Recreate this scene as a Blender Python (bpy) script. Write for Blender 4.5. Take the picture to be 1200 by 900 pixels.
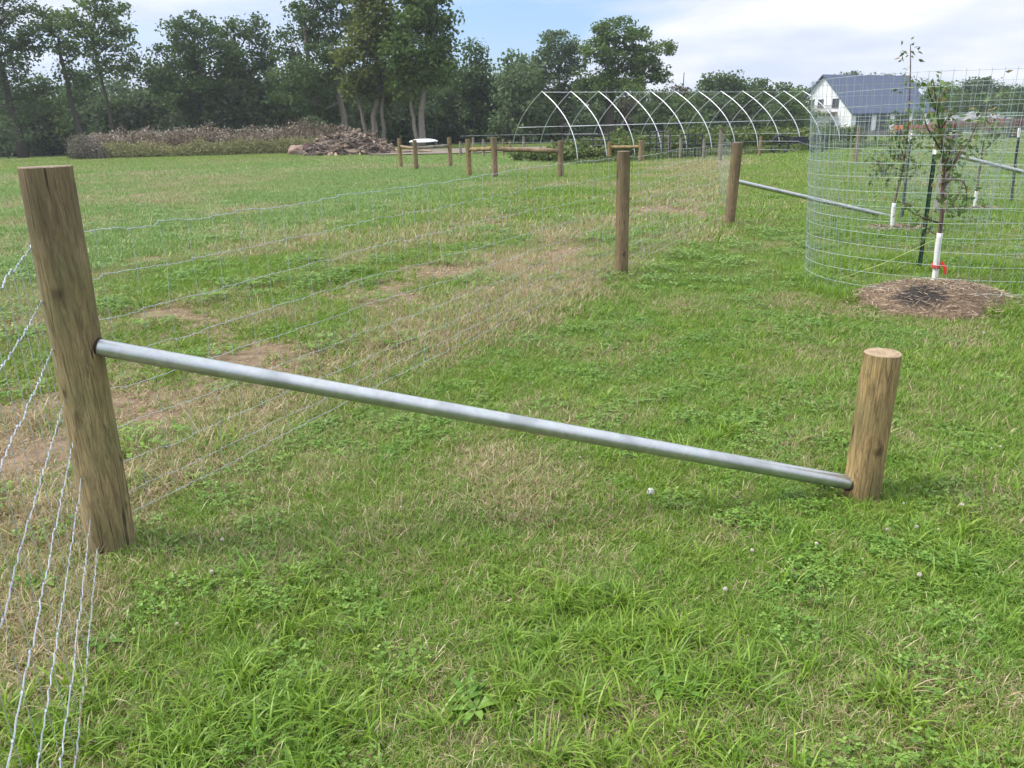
import bpy, math, random
import numpy as np
from math import radians as R, sin, cos, pi
from mathutils import Vector, Matrix

for o in list(bpy.data.objects): bpy.data.objects.remove(o)
SC = bpy.context.scene
COL = SC.collection

# ---------------------------------------------------------------- camera
F, PW, PH, HC = 890.0, 1200.0, 900.0, 1.6
PITCH = math.atan(302 / F); ROLL = 0.027
_f = np.array([0, cos(PITCH), -sin(PITCH)]); _r = np.array([1.0, 0, 0]); _u = np.cross(_r, _f)
_r2 = cos(ROLL) * _r - sin(ROLL) * _u; _u2 = sin(ROLL) * _r + cos(ROLL) * _u
cam = bpy.data.objects.new('camera', bpy.data.cameras.new('camera')); COL.objects.link(cam)
M = Matrix(((_r2[0], _u2[0], -_f[0], 0), (_r2[1], _u2[1], -_f[1], 0), (_r2[2], _u2[2], -_f[2], HC), (0, 0, 0, 1)))
cam.matrix_world = M
cam.data.sensor_width = 36; cam.data.lens = 36 * F / PW
cam.data.clip_start = 0.05; cam.data.clip_end = 3000
SC.camera = cam

# ---------------------------------------------------------------- light
SUN_EL, SUN_AZ = R(52), R(-88)          # azimuth from +Y towards +X: sun high on the left, ahead
w = bpy.data.worlds.new('World'); SC.world = w; w.use_nodes = True
nt = w.node_tree; nt.nodes.clear(); L = nt.links.new
out = nt.nodes.new('ShaderNodeOutputWorld'); bg = nt.nodes.new('ShaderNodeBackground')
sky = nt.nodes.new('ShaderNodeTexSky'); sky.sky_type = 'NISHITA'; sky.sun_disc = False
sky.sun_elevation = SUN_EL; sky.sun_rotation = SUN_AZ; sky.air_density = 1.0; sky.dust_density = 1.5
tc = nt.nodes.new('ShaderNodeTexCoord')
def W(t, **k):
    n = nt.nodes.new(t)
    for a, b in k.items(): setattr(n, a, b)
    return n
mp = W('ShaderNodeMapping'); mp.inputs['Scale'].default_value = (1.3, 1.3, 5.5); mp.inputs['Location'].default_value = (3.1, 0.4, 0.3)
L(tc.outputs['Generated'], mp.inputs[0])
n1 = W('ShaderNodeTexNoise'); n1.inputs['Scale'].default_value = 2.2; n1.inputs['Detail'].default_value = 9; n1.inputs['Roughness'].default_value = .55
n1.inputs['Distortion'].default_value = .4; L(mp.outputs[0], n1.inputs['Vector'])
# a clear break in the cloud, ahead and low
hd = _f * F + _r2 * 10 - _u2 * (35 - 450); hd = hd / np.linalg.norm(hd)
dt = W('ShaderNodeVectorMath', operation='SUBTRACT'); L(tc.outputs['Generated'], dt.inputs[0]); dt.inputs[1].default_value = tuple(hd)
ml = W('ShaderNodeVectorMath', operation='MULTIPLY'); L(dt.outputs[0], ml.inputs[0]); ml.inputs[1].default_value = (5.5, 5.5, 9.5)
ln = W('ShaderNodeVectorMath', operation='LENGTH'); L(ml.outputs[0], ln.inputs[0])
mr = W('ShaderNodeMapRange'); L(ln.outputs['Value'], mr.inputs[0])
mr.inputs[1].default_value = 0.15; mr.inputs[2].default_value = 1.5; mr.inputs[3].default_value = -0.30; mr.inputs[4].default_value = 0.12
ad = W('ShaderNodeMath', operation='ADD'); L(n1.outputs[0], ad.inputs[0]); L(mr.outputs[0], ad.inputs[1])
cr = W('ShaderNodeValToRGB'); L(ad.outputs[0], cr.inputs[0])
cr.color_ramp.elements[0].position = .34; cr.color_ramp.elements[0].color = (0, 0, 0, 1)
cr.color_ramp.elements[1].position = .60; cr.color_ramp.elements[1].color = (1, 1, 1, 1)
n2 = W('ShaderNodeTexNoise'); n2.inputs['Scale'].default_value = 3.4; n2.inputs['Detail'].default_value = 6; L(mp.outputs[0], n2.inputs['Vector'])
cc = W('ShaderNodeValToRGB'); L(n2.outputs[0], cc.inputs[0])
cc.color_ramp.elements[0].position = .36; cc.color_ramp.elements[0].color = (4.9, 5.5, 6.9, 1)
cc.color_ramp.elements[1].position = .60; cc.color_ramp.elements[1].color = (7.3, 7.4, 8.0, 1)
sb = W('ShaderNodeMix', data_type='RGBA', blend_type='MULTIPLY'); sb.inputs[0].default_value = 1
L(sky.outputs[0], sb.inputs[6]); sb.inputs[7].default_value = (.95, 1.12, 1.45, 1)
mx = W('ShaderNodeMix', data_type='RGBA'); L(cr.outputs[0], mx.inputs[0]); L(sb.outputs[2], mx.inputs[6]); L(cc.outputs[0], mx.inputs[7])
sz = W('ShaderNodeSeparateXYZ'); L(tc.outputs['Generated'], sz.inputs[0])
zr_ = W('ShaderNodeMapRange'); L(sz.outputs[2], zr_.inputs[0]); zr_.inputs[1].default_value = .12; zr_.inputs[2].default_value = .8; zr_.inputs[3].default_value = 1.0; zr_.inputs[4].default_value = 1.95
vm_ = W('ShaderNodeVectorMath', operation='SCALE'); L(mx.outputs[2], vm_.inputs[0]); L(zr_.outputs[0], vm_.inputs['Scale'])   # overcast: brighter overhead
L(vm_.outputs[0], bg.inputs[0]); bg.inputs[1].default_value = 0.085; L(bg.outputs[0], out.inputs[0])

sun = bpy.data.objects.new('sun', bpy.data.lights.new('sun', 'SUN')); COL.objects.link(sun)
sun.data.energy = 2.9; sun.data.angle = R(19); sun.data.color = (1, .96, .88)
sd = Vector((sin(SUN_AZ) * cos(SUN_EL), cos(SUN_AZ) * cos(SUN_EL), sin(SUN_EL)))
sun.rotation_euler = sd.to_track_quat('Z', 'Y').to_euler()
vs = SC.view_settings
SC.display_settings.display_device = 'sRGB'
vs.view_transform = 'Standard'; vs.look = 'None'; vs.gamma = 1; vs.exposure = 0.8; vs.use_curve_mapping = False

# ---------------------------------------------------------------- terrain and pixel helpers
def sstep(t): t = np.clip(t, 0, 1); return t * t * (3 - 2 * t)
_g = np.random.RandomState(5).rand(64, 64)
def vnoise(x, y):
    x = np.asarray(x, float); y = np.asarray(y, float)
    xi = np.floor(x).astype(int); yi = np.floor(y).astype(int); fx = x - xi; fy = y - yi
    fx = fx * fx * (3 - 2 * fx); fy = fy * fy * (3 - 2 * fy)
    g = lambda a, b: _g[a % 64, b % 64]
    return (g(xi, yi) * (1 - fx) + g(xi + 1, yi) * fx) * (1 - fy) + (g(xi, yi + 1) * (1 - fx) + g(xi + 1, yi + 1) * fx) * fy
def fbm(x, y, o=4):
    s = 0; a = 1; t = 0
    for i in range(o):
        s = s + a * vnoise(x * 2 ** i + 13.7 * i, y * 2 ** i + 7.3 * i); t += a; a *= .55
    return s / t
def terr(x, y):
    x = np.asarray(x, float); y = np.asarray(y, float)
    z = -(0.25 + 0.85 * sstep((x + 5) / 35)) * sstep((y - 38) / 90)
    z = z + (fbm(x * .9, y * .9, 3) - .5) * .05 * sstep((np.hypot(x, y) - 1) / 3)
    return z
def T(x, y): return float(terr(x, y))
def ray(px, py): return _f * F + _r2 * (px - 600) - _u2 * (py - 450)
def gnd(px, py):
    d = ray(px, py); z = 0
    for i in range(12):
        t = (z - HC) / d[2]; x, y = t * d[0], t * d[1]; z = T(x, y)
    return Vector((x, y, z))
def atY(px, py, Y):
    d = ray(px, py); t = Y / d[1]; return Vector((t * d[0], Y, HC + t * d[2]))

LP = (-1.66, 2.77); MP = (1.25, 8.40); P8 = (3.63, 12.47); FP = (8.68, 32.09)
PL = [(-0.35, 0.0), (-1.80, 2.86), (1.20, 8.5), (3.58, 12.6), (8.66, 32.2), (14, 60)]
def side(x, y):
    """distance to the left of the fence line (positive: pasture)"""
    x = np.asarray(x, float); y = np.asarray(y, float); best = np.full(x.shape, 1e9); sg = np.zeros(x.shape)
    for (ax, ay), (bx, by) in zip(PL[:-1], PL[1:]):
        dx, dy = bx - ax, by - ay; t = np.clip(((x - ax) * dx + (y - ay) * dy) / (dx * dx + dy * dy), 0, 1)
        qx, qy = ax + t * dx, ay + t * dy; d = np.hypot(x - qx, y - qy); c = dx * (y - qy) - dy * (x - qx)
        m = d < best; best = np.where(m, d, best); sg = np.where(m, np.sign(c), sg)
    return best * sg
BARE = [gnd(*p)[:2] + (r,) for p, r in []] if False else []
for px, py, r in [(120, 300, .3), (205, 300, .45), (240, 370, .5), (335, 420, .3), (30, 470, .5), (15, 540, .35), (430, 350, .45), (520, 320, .5),
                  (600, 262, .8), (260, 270, .8), (770, 245, .9), (815, 250, .6), (840, 240, .8), (860, 235, .8), (395, 260, .5), (650, 300, .45),
                  (205, 480, .3), (330, 460, .28), (700, 235, .9), (420, 420, .25), (380, 262, .6), (160, 230, 1.2), (950, 230, 1.2), (1000, 240, .8), (1060, 235, .8)]:
    g = gnd(px, py); BARE.append((g.x, g.y, r))
def fields(x, y):
    """dry share, bluish share, tallness, bareness of the sward"""
    s = side(x, y); d = np.hypot(x, y)
    nA = fbm(x * 1.3 + 5, y * 1.3, 4); nB = fbm(x * .35 + 9, y * .35 + 3, 4); nC = fbm(x * 4 + 2, y * 4 + 8, 3)
    u_ = (x * .46 + y * .89) * .45; w_ = (x * .89 - y * .46) * 1.1; nS = fbm(u_ + 4, w_ + 9, 4)
    lawn = .06 + 1.0 * (nA - .50) + 1.5 * (nC - .5) + .08 * (1 - sstep((d - 2.2) / 3.0))
    strip = .28 + 2.4 * (nS - .50) + 1.6 * (nA - .50) + 1.0 * (nC - .5)
    edge = .60 + 1.2 * (nA - .5)
    past = .12 + 1.8 * (nB - .5) + 1.4 * (nS - .5) + .8 * (nA - .5)
    wedge = sstep((1.0 - s) / .5) * sstep(s / .25 + .6)
    wstrip = sstep((6.0 + 1.5 * (nB - .5) * 4 - s) / 2.5)
    p = past * (1 - wstrip) + strip * wstrip; p = p * (1 - wedge) + edge * wedge
    dry = np.where(s > -.05, p, lawn)
    bare = np.zeros(np.shape(dry))
    for bx, by, r in BARE:
        rr = np.hypot(x - bx, (y - by) * .8) / (r * 1.45 + .08) + (nC - .5) * 2.2 + (nA - .5) * 1.6
        bare = np.maximum(bare, sstep((1.1 - rr) / .5))
    bare = np.where(s > -.05, bare, 0)
    for bx, by, r in ((-1.66, 2.77, .17), (1.55, 3.0, .16), (1.25, 8.4, .14), (3.6, 12.47, .16)):
        rr = np.hypot(x - bx, y - by) / r + (nC - .5) * 1.5; bare = np.maximum(bare, sstep((1.15 - rr) / .4) * .8)
    far = sstep((d - 35) / 30)
    dry = np.clip(dry, .03, .92); dry = dry * (1 - far) + (.22 + .9 * (nB - .5)) * far
    blue = np.where(s > 0, sstep((s - 4) / 4) * (1 - far) * .85, 0.0) + np.where(s <= 0, .25 * (fbm(x * 2, y * 2, 3)), 0)
    tall = np.where(s > 0, .6 + wedge * .2 + nA * .5, .25 + 1.2 * np.clip(nB - .42, 0, 1) + nC * .35)
    return np.clip(dry, 0, 1), np.clip(blue, 0, 1), tall, bare

# ---------------------------------------------------------------- building helpers
def tag(o, label=None, cat=None, group=None, kind=None):
    if label: o['label'] = label
    if cat: o['category'] = cat
    if group: o['group'] = group
    if kind: o['kind'] = kind
    return o
def empty(name, loc, label, cat, group=None, rz=0):
    o = bpy.data.objects.new(name, None); COL.objects.link(o); o.location = loc; o.rotation_euler = (0, 0, rz)
    o.empty_display_size = .2
    return tag(o, label, cat, group)
class MB:
    def __init__(s): s.v = []; s.f = []; s.m = []; s.n = 0; s.a = []
    def add(s, v, f, mat=0, a=None):
        v = np.asarray(v, float); s.v.append(v)
        for q in f: s.f.append([i + s.n for i in q]); s.m.append(mat)
        s.a.append(np.full(len(v), 0.0) if a is None else np.asarray(a, float)); s.n += len(v)
    def box(s, c, d, mat=0, rz=0, rot=None, a=None):
        x, y, z = [q / 2 for q in d]
        v = np.array([(-x, -y, -z), (x, -y, -z), (x, y, -z), (-x, y, -z), (-x, -y, z), (x, -y, z), (x, y, z), (-x, y, z)])
        if rot is not None: v = v @ np.array(rot.to_matrix()).T
        elif rz: c_, s_ = cos(rz), sin(rz); v = v @ np.array([[c_, s_, 0], [-s_, c_, 0], [0, 0, 1]])
        s.add(v + np.array(c), [(0, 3, 2, 1), (4, 5, 6, 7), (0, 1, 5, 4), (1, 2, 6, 5), (2, 3, 7, 6), (3, 0, 4, 7)], mat, None if a is None else [a] * 8)
    def tube(s, pts, rad, n=6, mat=0, caps=True, a=None):
        P = np.asarray(pts, float); k = len(P)
        rad = np.full(k, rad, float) if np.isscalar(rad) else np.asarray(rad, float)
        tg = np.gradient(P, axis=0) if k > 2 else np.array([P[-1] - P[0]] * k)
        tg = tg / (np.linalg.norm(tg, axis=1)[:, None] + 1e-12)
        ref = np.array([0, 0, 1.0]) if abs(tg[:, 2]).mean() < .85 else np.array([1.0, 0, 0])
        A = np.cross(tg, ref); A /= np.linalg.norm(A, axis=1)[:, None] + 1e-12; B = np.cross(tg, A)
        th = np.arange(n) * 2 * pi / n
        v = (P[:, None, :] + rad[:, None, None] * (np.cos(th)[None, :, None] * A[:, None, :] + np.sin(th)[None, :, None] * B[:, None, :])).reshape(-1, 3)
        f = [(i * n + j, i * n + (j + 1) % n, (i + 1) * n + (j + 1) % n, (i + 1) * n + j) for i in range(k - 1) for j in range(n)]
        if caps: f += [tuple(range(n))[::-1], tuple((k - 1) * n + j for j in range(n))]
        s.add(v, f, mat, None if a is None else [a] * len(v))
    def build(s, name, mats, parent=None, smooth=False, attr=False):
        me = bpy.data.meshes.new(name)
        V = np.concatenate(s.v); me.from_pydata(V.tolist(), [], s.f)
        mats = mats if isinstance(mats, (list, tuple)) else [mats]
        for m in mats: me.materials.append(m)
        me.polygons.foreach_set('material_index', np.array(s.m, dtype=np.int32))
        if smooth: me.polygons.foreach_set('use_smooth', np.ones(len(s.f), bool))
        if attr:
            at = me.attributes.new('tone', 'FLOAT', 'POINT'); at.data.foreach_set('value', np.concatenate(s.a).astype(np.float32))
        me.update()
        o = bpy.data.objects.new(name, me); COL.objects.link(o)
        if parent: o.parent = parent
        return o
def quads_mesh(name, V, mat, tone=None, nv=4, V2=None, attrs=None):
    """V: (N*nv,3) loose n-gons, fast"""
    N = len(V) // nv; me = bpy.data.meshes.new(name)
    me.vertices.add(len(V)); me.vertices.foreach_set('co', V.astype(np.float32).ravel())
    me.loops.add(len(V)); me.loops.foreach_set('vertex_index', np.arange(len(V), dtype=np.int32))
    me.polygons.add(N); me.polygons.foreach_set('loop_start', (np.arange(N) * nv).astype(np.int32))
    me.polygons.foreach_set('loop_total', np.full(N, nv, np.int32))
    for k, a in (attrs or {}).items():
        at = me.attributes.new(k, 'FLOAT', 'POINT'); at.data.foreach_set('value', np.repeat(a, nv).astype(np.float32))
    me.materials.append(mat); me.update(calc_edges=True)
    return me

# ---------------------------------------------------------------- materials
class NT:
    def __init__(s, name):
        s.m = bpy.data.materials.new(name); s.m.use_nodes = True; s.t = s.m.node_tree; s.t.nodes.clear()
        s.o = s.t.nodes.new('ShaderNodeOutputMaterial')
    def n(s, ty, ins=None, **k):
        q = s.t.nodes.new(ty)
        for a, b in k.items(): setattr(q, a, b)
        for a, b in (ins or {}).items():
            if hasattr(b, 'is_linked') or isinstance(b, bpy.types.NodeSocket): s.t.links.new(b, q.inputs[a])
            else: q.inputs[a].default_value = b
        return q
    def mix(s, fac, a, b, mode='MIX'):
        q = s.n('ShaderNodeMix', {0: fac, 6: a, 7: b}, data_type='RGBA', blend_type=mode); return q.outputs[2]
    def math(s, op, a, b=0.0, c=None):
        i = {0: a, 1: b}
        if c is not None: i[2] = c
        return s.n('ShaderNodeMath', i, operation=op).outputs[0]
    def noise(s, vec, sc, det=4, rough=.5, dist=0):
        return s.n('ShaderNodeTexNoise', {'Vector': vec, 'Scale': sc, 'Detail': det, 'Roughness': rough, 'Distortion': dist}).outputs[0]
    def ramp(s, fac, stops):
        q = s.n('ShaderNodeValToRGB', {0: fac}); e = q.color_ramp.elements
        while len(e) > 1: e.remove(e[-1])
        e[0].position = stops[0][0]; e[0].color = c4(stops[0][1])
        for p, c in stops[1:]: x = e.new(p); x.color = c4(c)
        return q.outputs[0]
    def map(s, sc, src='Object', loc=(0, 0, 0)):
        t = s.n('ShaderNodeTexCoord'); return s.n('ShaderNodeMapping', {0: t.outputs[src], 'Scale': sc, 'Location': loc}).outputs[0]
    def pos(s): return s.n('ShaderNodeNewGeometry').outputs['Position']
    def attr(s, name, ty='GEOMETRY'): return s.n('ShaderNodeAttribute', attribute_name=name, attribute_type=ty).outputs['Fac']
    def bump(s, h, st=.3, d=.02): return s.n('ShaderNodeBump', {'Height': h, 'Strength': st, 'Distance': d}).outputs[0]
    def pbr(s, col, rough=.8, metal=0.0, nor=None, spec=.3, trans=None):
        i = {'Base Color': col if not isinstance(col, tuple) else c4(col), 'Roughness': rough, 'Metallic': metal, 'Specular IOR Level': spec}
        if nor is not None: i['Normal'] = nor
        p = s.n('ShaderNodeBsdfPrincipled', i).outputs[0]
        if trans:
            t = s.n('ShaderNodeBsdfTranslucent', {0: trans[1]}).outputs[0]
            p = s.n('ShaderNodeMixShader', {0: trans[0], 1: p, 2: t}).outputs[0]
        s.t.links.new(p, s.o.inputs[0]); return s.m
def c4(c): return (c, c, c, 1) if not isinstance(c, (tuple, list)) else (tuple(c) + (1,) if len(c) == 3 else tuple(c))

def wood(name, base, dark, green=.3, sc=1.0):
    m = NT(name); v = m.map((9 * sc, 9 * sc, .9 * sc)); v2 = m.map((3, 3, 1.6)); v3 = m.map((55, 55, 1.6))
    oi = m.n('ShaderNodeObjectInfo').outputs['Random']
    g = m.noise(v, 5, 6, .65, 1.2); fine = m.noise(v3, 4, 4, .7)
    c = m.ramp(g, [(.3, dark), (.5, base), (.75, tuple(min(1, q * 1.35) for q in base))])
    blot = m.noise(v2, 1.6, 4)
    c = m.mix(m.ramp(blot, [(.42, 0), (.66, 1)]), c, m.mix(.6, c, (dark[0] * .75, dark[1] * .72, dark[2] * .7, 1)))
    gr = m.noise(v2, 3.1, 3); c = m.mix(m.math('MULTIPLY', m.ramp(gr, [(.4, 0), (.65, 1)]), green), c, (.20, .21, .085, 1))
    chk = m.ramp(fine, [(.34, 1), (.44, 0)]); c = m.mix(m.math('MULTIPLY', chk, .75), c, (.05, .035, .022, 1))
    kd = m.n('ShaderNodeTexVoronoi', {'Vector': m.n('ShaderNodeVectorMath', {0: m.map((6, 6, 3.6)), 1: m.n('ShaderNodeVectorMath', {0: m.n('ShaderNodeTexNoise', {'Vector': m.map((14, 14, 9)), 'Scale': 1.0}).outputs['Color'], 'Scale': .35}, operation='SCALE').outputs[0]}, operation='ADD').outputs[0], 'Scale': 1.0}).outputs['Distance']
    c = m.mix(m.ramp(kd, [(.05, .85), (.10, .5), (.17, 0)]), c, (.05, .032, .018, 1))
    tp = m.n('ShaderNodeSeparateXYZ', {0: m.map((1, 1, 1))}).outputs[2]
    wx = m.ramp(m.math('ADD', m.math('MULTIPLY', tp, .55), m.math('MULTIPLY', m.noise(m.map((7, 7, 1.0)), 1.5, 4), .55)), [(.72, 0), (1.0, .5)])
    c = m.mix(wx, c, (.075, .055, .045, 1))
    ck = m.math('ABSOLUTE', m.math('SUBTRACT', m.noise(m.map((10, 10, .55), loc=(3, 1, 0)), 1.6, 2, .4), .5))
    ckm = m.math('MULTIPLY', m.ramp(ck, [(.004, 1), (.010, 0)]), m.ramp(m.noise(m.map((3, 3, 2)), 1.7, 2), [(.45, 0), (.55, 1)]))
    c = m.mix(m.math('MULTIPLY', ckm, .9), c, (.03, .02, .014, 1))
    wn = m.ramp(m.noise(m.map((16, 16, 1.3)), 2.0, 5, .7, 1.5), [(.42, 0), (.5, .45), (.58, 0)]); c = m.mix(wn, c, (.09, .06, .035, 1))
    h = m.math('ADD', m.math('MULTIPLY', g, .6), m.math('MULTIPLY', fine, .5))
    return m.pbr(c, .85, 0, m.bump(h, 1.0, .008), .2)
def endgrain(name, base):
    m = NT(name); v = m.map((1, 1, .3)); ln = m.n('ShaderNodeVectorMath', {0: v}, operation='LENGTH').outputs['Value']
    nz = m.noise(v, 14, 4); r = m.math('SINE', m.math('ADD', m.math('MULTIPLY', ln, 520), m.math('MULTIPLY', nz, 9)))
    c = m.mix(m.math('MULTIPLY', m.math('ADD', r, 1), .25), c4(base), c4(tuple(q * .55 for q in base)))
    sp = m.ramp(m.noise(v, 60, 3), [(.55, 0), (.7, .5)]); c = m.mix(sp, c, (.5, .42, .3, 1))
    return m.pbr(c, .9, 0, m.bump(nz, .4, .003))
M_POST = wood('treated_post_wood', (.37, .285, .145), (.15, .11, .058), .5)
M_POST2 = wood('brown_post_wood', (.25, .18, .105), (.11, .075, .045), .25)
M_POST3 = wood('fresh_post_wood', (.37, .26, .115), (.12, .08, .042), .45)
M_FARPOST = wood('far_post_wood', (.30, .22, .13), (.13, .09, .055), .2)
M_GREYPOST = wood('weathered_grey_wood', (.30, .275, .24), (.15, .13, .11), .1)
M_END = endgrain('cut_post_end', (.30, .22, .135)); M_END2 = endgrain('old_cut_end', (.20, .15, .105))
def galv(name, base=(.50, .54, .56), rough=.42, metal=.75, ob='Object'):
    m = NT(name); v = m.map((1, 1, 1), ob); n = m.noise(v, 28, 4); n2 = m.noise(v, 5, 3)
    sp = m.n('ShaderNodeTexVoronoi', {'Vector': v, 'Scale': 90}).outputs['Color']
    c = m.mix(m.ramp(n, [(.3, 0), (.8, 1)]), c4(tuple(q * .88 for q in base)), c4(tuple(min(1, q * 1.08) for q in base)))
    c = m.mix(.05, c, sp); c = m.mix(m.ramp(n2, [(.52, 0), (.62, .5)]), c, c4(tuple(q * .55 for q in base)))
    return m.pbr(c, m.math('ADD', m.math('MULTIPLY', n, .2), rough - .1), metal, m.bump(n, .03, .001), .5)
M_PIPE = galv('galvanised_pipe', (.47, .49, .47), .37, .85)
M_WIRE = galv('galvanised_wire', (.46, .50, .54), .5, .6)
M_WIRE2 = galv('dull_cage_wire', (.45, .53, .50), .55, .4)
M_HOOP = galv('hoop_steel', (.62, .64, .65), .45, .85)
def plain(name, col, rough=.6, metal=0, var=.25, sc=6, bump=.1):
    m = NT(name); n = m.noise(m.map((1, 1, 1)), sc, 5); c = m.mix(n, c4(tuple(q * (1 - var) for q in col)), c4(tuple(min(1, q * (1 + var)) for q in col)))
    return m.pbr(c, rough, metal, m.bump(n, bump, .01))
M_TGREEN = plain('green_steel_paint', (.018, .045, .03), .5)
M_TDARK = plain('dark_steel_paint', (.03, .035, .042), .5)
M_WHITE = plain('white_paint', (.78, .78, .76), .6, 0, .08)
M_GUARD = plain('white_tree_guard', (.72, .72, .70), .55, 0, .15, 12)
M_RED = plain('red_ribbon', (.55, .02, .02), .6)
M_STRING = plain('yellow_twine', (.45, .50, .16), .7)
M_BARK = None
def bark(name, base, dark):
    m = NT(name); v = m.map((6, 6, 1.2)); g = m.noise(v, 3, 6, .7, .6)
    c = m.ramp(g, [(.3, dark), (.7, base)]); return m.pbr(c, .95, 0, m.bump(g, .6, .04), .1)
M_BARKL = bark('pale_bark', (.27, .24, .20), (.12, .105, .085)); M_BARKD = bark('dark_bark', (.10, .085, .07), (.045, .038, .03))
M_TWIG = bark('apple_bark', (.17, .12, .10), (.08, .055, .045))
def leafmat(name, c1, c2, c3=None, tr=.38):
    m = NT(name); t = m.attr('tone'); st = [(0, c1), (.75, c2), (1, c3 or c2)]
    c = m.ramp(t, st); big = m.noise(m.map((.5, .5, .5)), 1.2, 2)
    c = m.mix(m.math('MULTIPLY', big, .35), c, c4(c1))
    return m.pbr(c, .6, 0, None, .25, (tr, c))
M_LDARK = leafmat('dark_leaves', (.045, .085, .022), (.09, .15, .034), (.17, .23, .06))
M_LMID = leafmat('mid_leaves', (.06, .11, .024), (.12, .19, .040), (.22, .27, .07))
M_LYEL = leafmat('yellowing_leaves', (.085, .115, .024), (.16, .19, .04), (.30, .28, .075))
M_LGREY = leafmat('grey_green_leaves', (.065, .11, .045), (.115, .17, .065), (.20, .25, .11))
M_LBROWN = leafmat('russet_leaves', (.06, .06, .03), (.11, .09, .05), (.16, .11, .06))
M_APPLE = leafmat('apple_leaves', (.06, .12, .035), (.18, .26, .08), (.26, .18, .08), .3)
M_CROP = leafmat('crop_leaves', (.07, .11, .03), (.15, .20, .06), (.30, .28, .10), .3)

# ---------------------------------------------------------------- the ground
def graded(a, b, n0, g): return None
def axis(neg, posn):
    s = [0.0]; d = .09
    while s[-1] < posn: s.append(s[-1] + d); d *= 1.035
    q = [0.0]; d = .09
    while q[-1] < neg: q.append(q[-1] + d); d *= 1.035
    return np.array([-x for x in q[1:]][::-1] + s)
ax_, ay_ = axis(900, 900), axis(300, 1500) + 1.0
GX, GY = np.meshgrid(ax_, ay_); GZ = terr(GX, GY)
nx, ny = len(ax_), len(ay_)
V = np.stack([GX, GY, GZ], -1).reshape(-1, 3)
idx = np.arange(nx * ny).reshape(ny, nx)
fa = np.stack([idx[:-1, :-1], idx[:-1, 1:], idx[1:, 1:], idx[1:, :-1]], -1).reshape(-1, 4)
me = bpy.data.meshes.new('ground'); me.from_pydata(V.tolist(), [], fa.tolist()); me.polygons.foreach_set('use_smooth', np.ones(len(fa), bool))
dry, blue, tall, bare = fields(GX.ravel(), GY.ravel())
for k, a in (('dry', dry), ('blue', blue), ('bare', bare)):
    at = me.attributes.new(k, 'FLOAT', 'POINT'); at.data.foreach_set('value', a.astype(np.float32))
m = NT('field_soil_and_sward'); P = m.pos()
nz = m.noise(P, 9, 6, .6); nf = m.noise(P, 60, 5, .7); nb = m.noise(P, .5, 5, .6); ng = m.noise(P, 2.5, 6, .7)
thatch = m.ramp(nf, [(.3, (.045, .032, .017)), (.55, (.14, .105, .055)), (.75, (.34, .27, .15))])
grn = m.ramp(ng, [(.3, (.022, .042, .008)), (.6, (.06, .11, .015)), (.8, (.15, .22, .04))])  # this green and the thatch are darkened as painted shade between blades
grb = m.ramp(ng, [(.3, (.08, .145, .03)), (.6, (.16, .25, .06)), (.8, (.24, .32, .10))])
gg = m.mix(m.attr('blue'), grn, grb)
df = m.math('ADD', m.attr('dry'), m.math('MULTIPLY', m.math('SUBTRACT', nz, .5), 1.4))
c = m.mix(m.ramp(df, [(.15, 0), (.65, 1)]), gg, thatch)
c = m.mix(m.attr('bare'), c, m.ramp(nz, [(.3, (.10, .068, .042)), (.7, (.27, .20, .13))]))
me.materials.append(m.pbr(c, .95, 0, m.bump(m.math('ADD', nf, nz), .6, .03), .1))
ground = bpy.data.objects.new('ground', me); COL.objects.link(ground); tag(ground, kind='structure')

# ---------------------------------------------------------------- grass
rng = np.random.RandomState(11)
def grassmat(name, gcols, bcols, tcols, tr=.27, dryshift=0.0):
    m = NT(name); rnd = m.attr('rnd'); r2 = m.attr('rnd2')
    dry = m.attr('dry', 'INSTANCER'); bl = m.attr('blue', 'INSTANCER')
    P = m.pos(); nz = m.noise(P, 2.3, 3)
    g = m.ramp(r2, gcols); b = m.ramp(r2, bcols); t = m.ramp(r2, tcols)
    g = m.mix(bl, g, b); g = m.mix(m.ramp(nz, [(.4, 0), (.65, .5)]), g, m.mix(1.0, g, (.72, .92, .85, 1), 'MULTIPLY'))
    thr = m.math('ADD', dry, m.math('MULTIPLY', m.math('SUBTRACT', m.noise(P, 8, 2), .5), .7))
    fac = m.math('GREATER_THAN', m.math('ADD', thr, dryshift), rnd)
    c = m.mix(fac, g, t)
    return m.pbr(c, .45, 0, None, .42, (tr, c))
GC = [(0, (.085, .165, .009)), (.5, (.165, .28, .016)), (1, (.27, .39, .045))]
BC = [(0, (.11, .20, .045)), (.5, (.19, .31, .075)), (1, (.34, .43, .15))]
TC = [(0, (.22, .16, .08)), (.5, (.42, .33, .18)), (1, (.62, .52, .34))]
M_GRASS = grassmat('grass_blades', GC, BC, TC)
M_TUFT = grassmat('long_grass_blades', [(0, (.10, .19, .010)), (.5, (.20, .32, .018)), (1, (.29, .41, .055))], BC, TC, .4, -.12)
M_WEED = grassmat('broad_weed_leaves', [(0, (.07, .16, .012)), (.5, (.125, .24, .020)), (1, (.22, .34, .05))], BC, TC, .3, -2.0)

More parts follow.
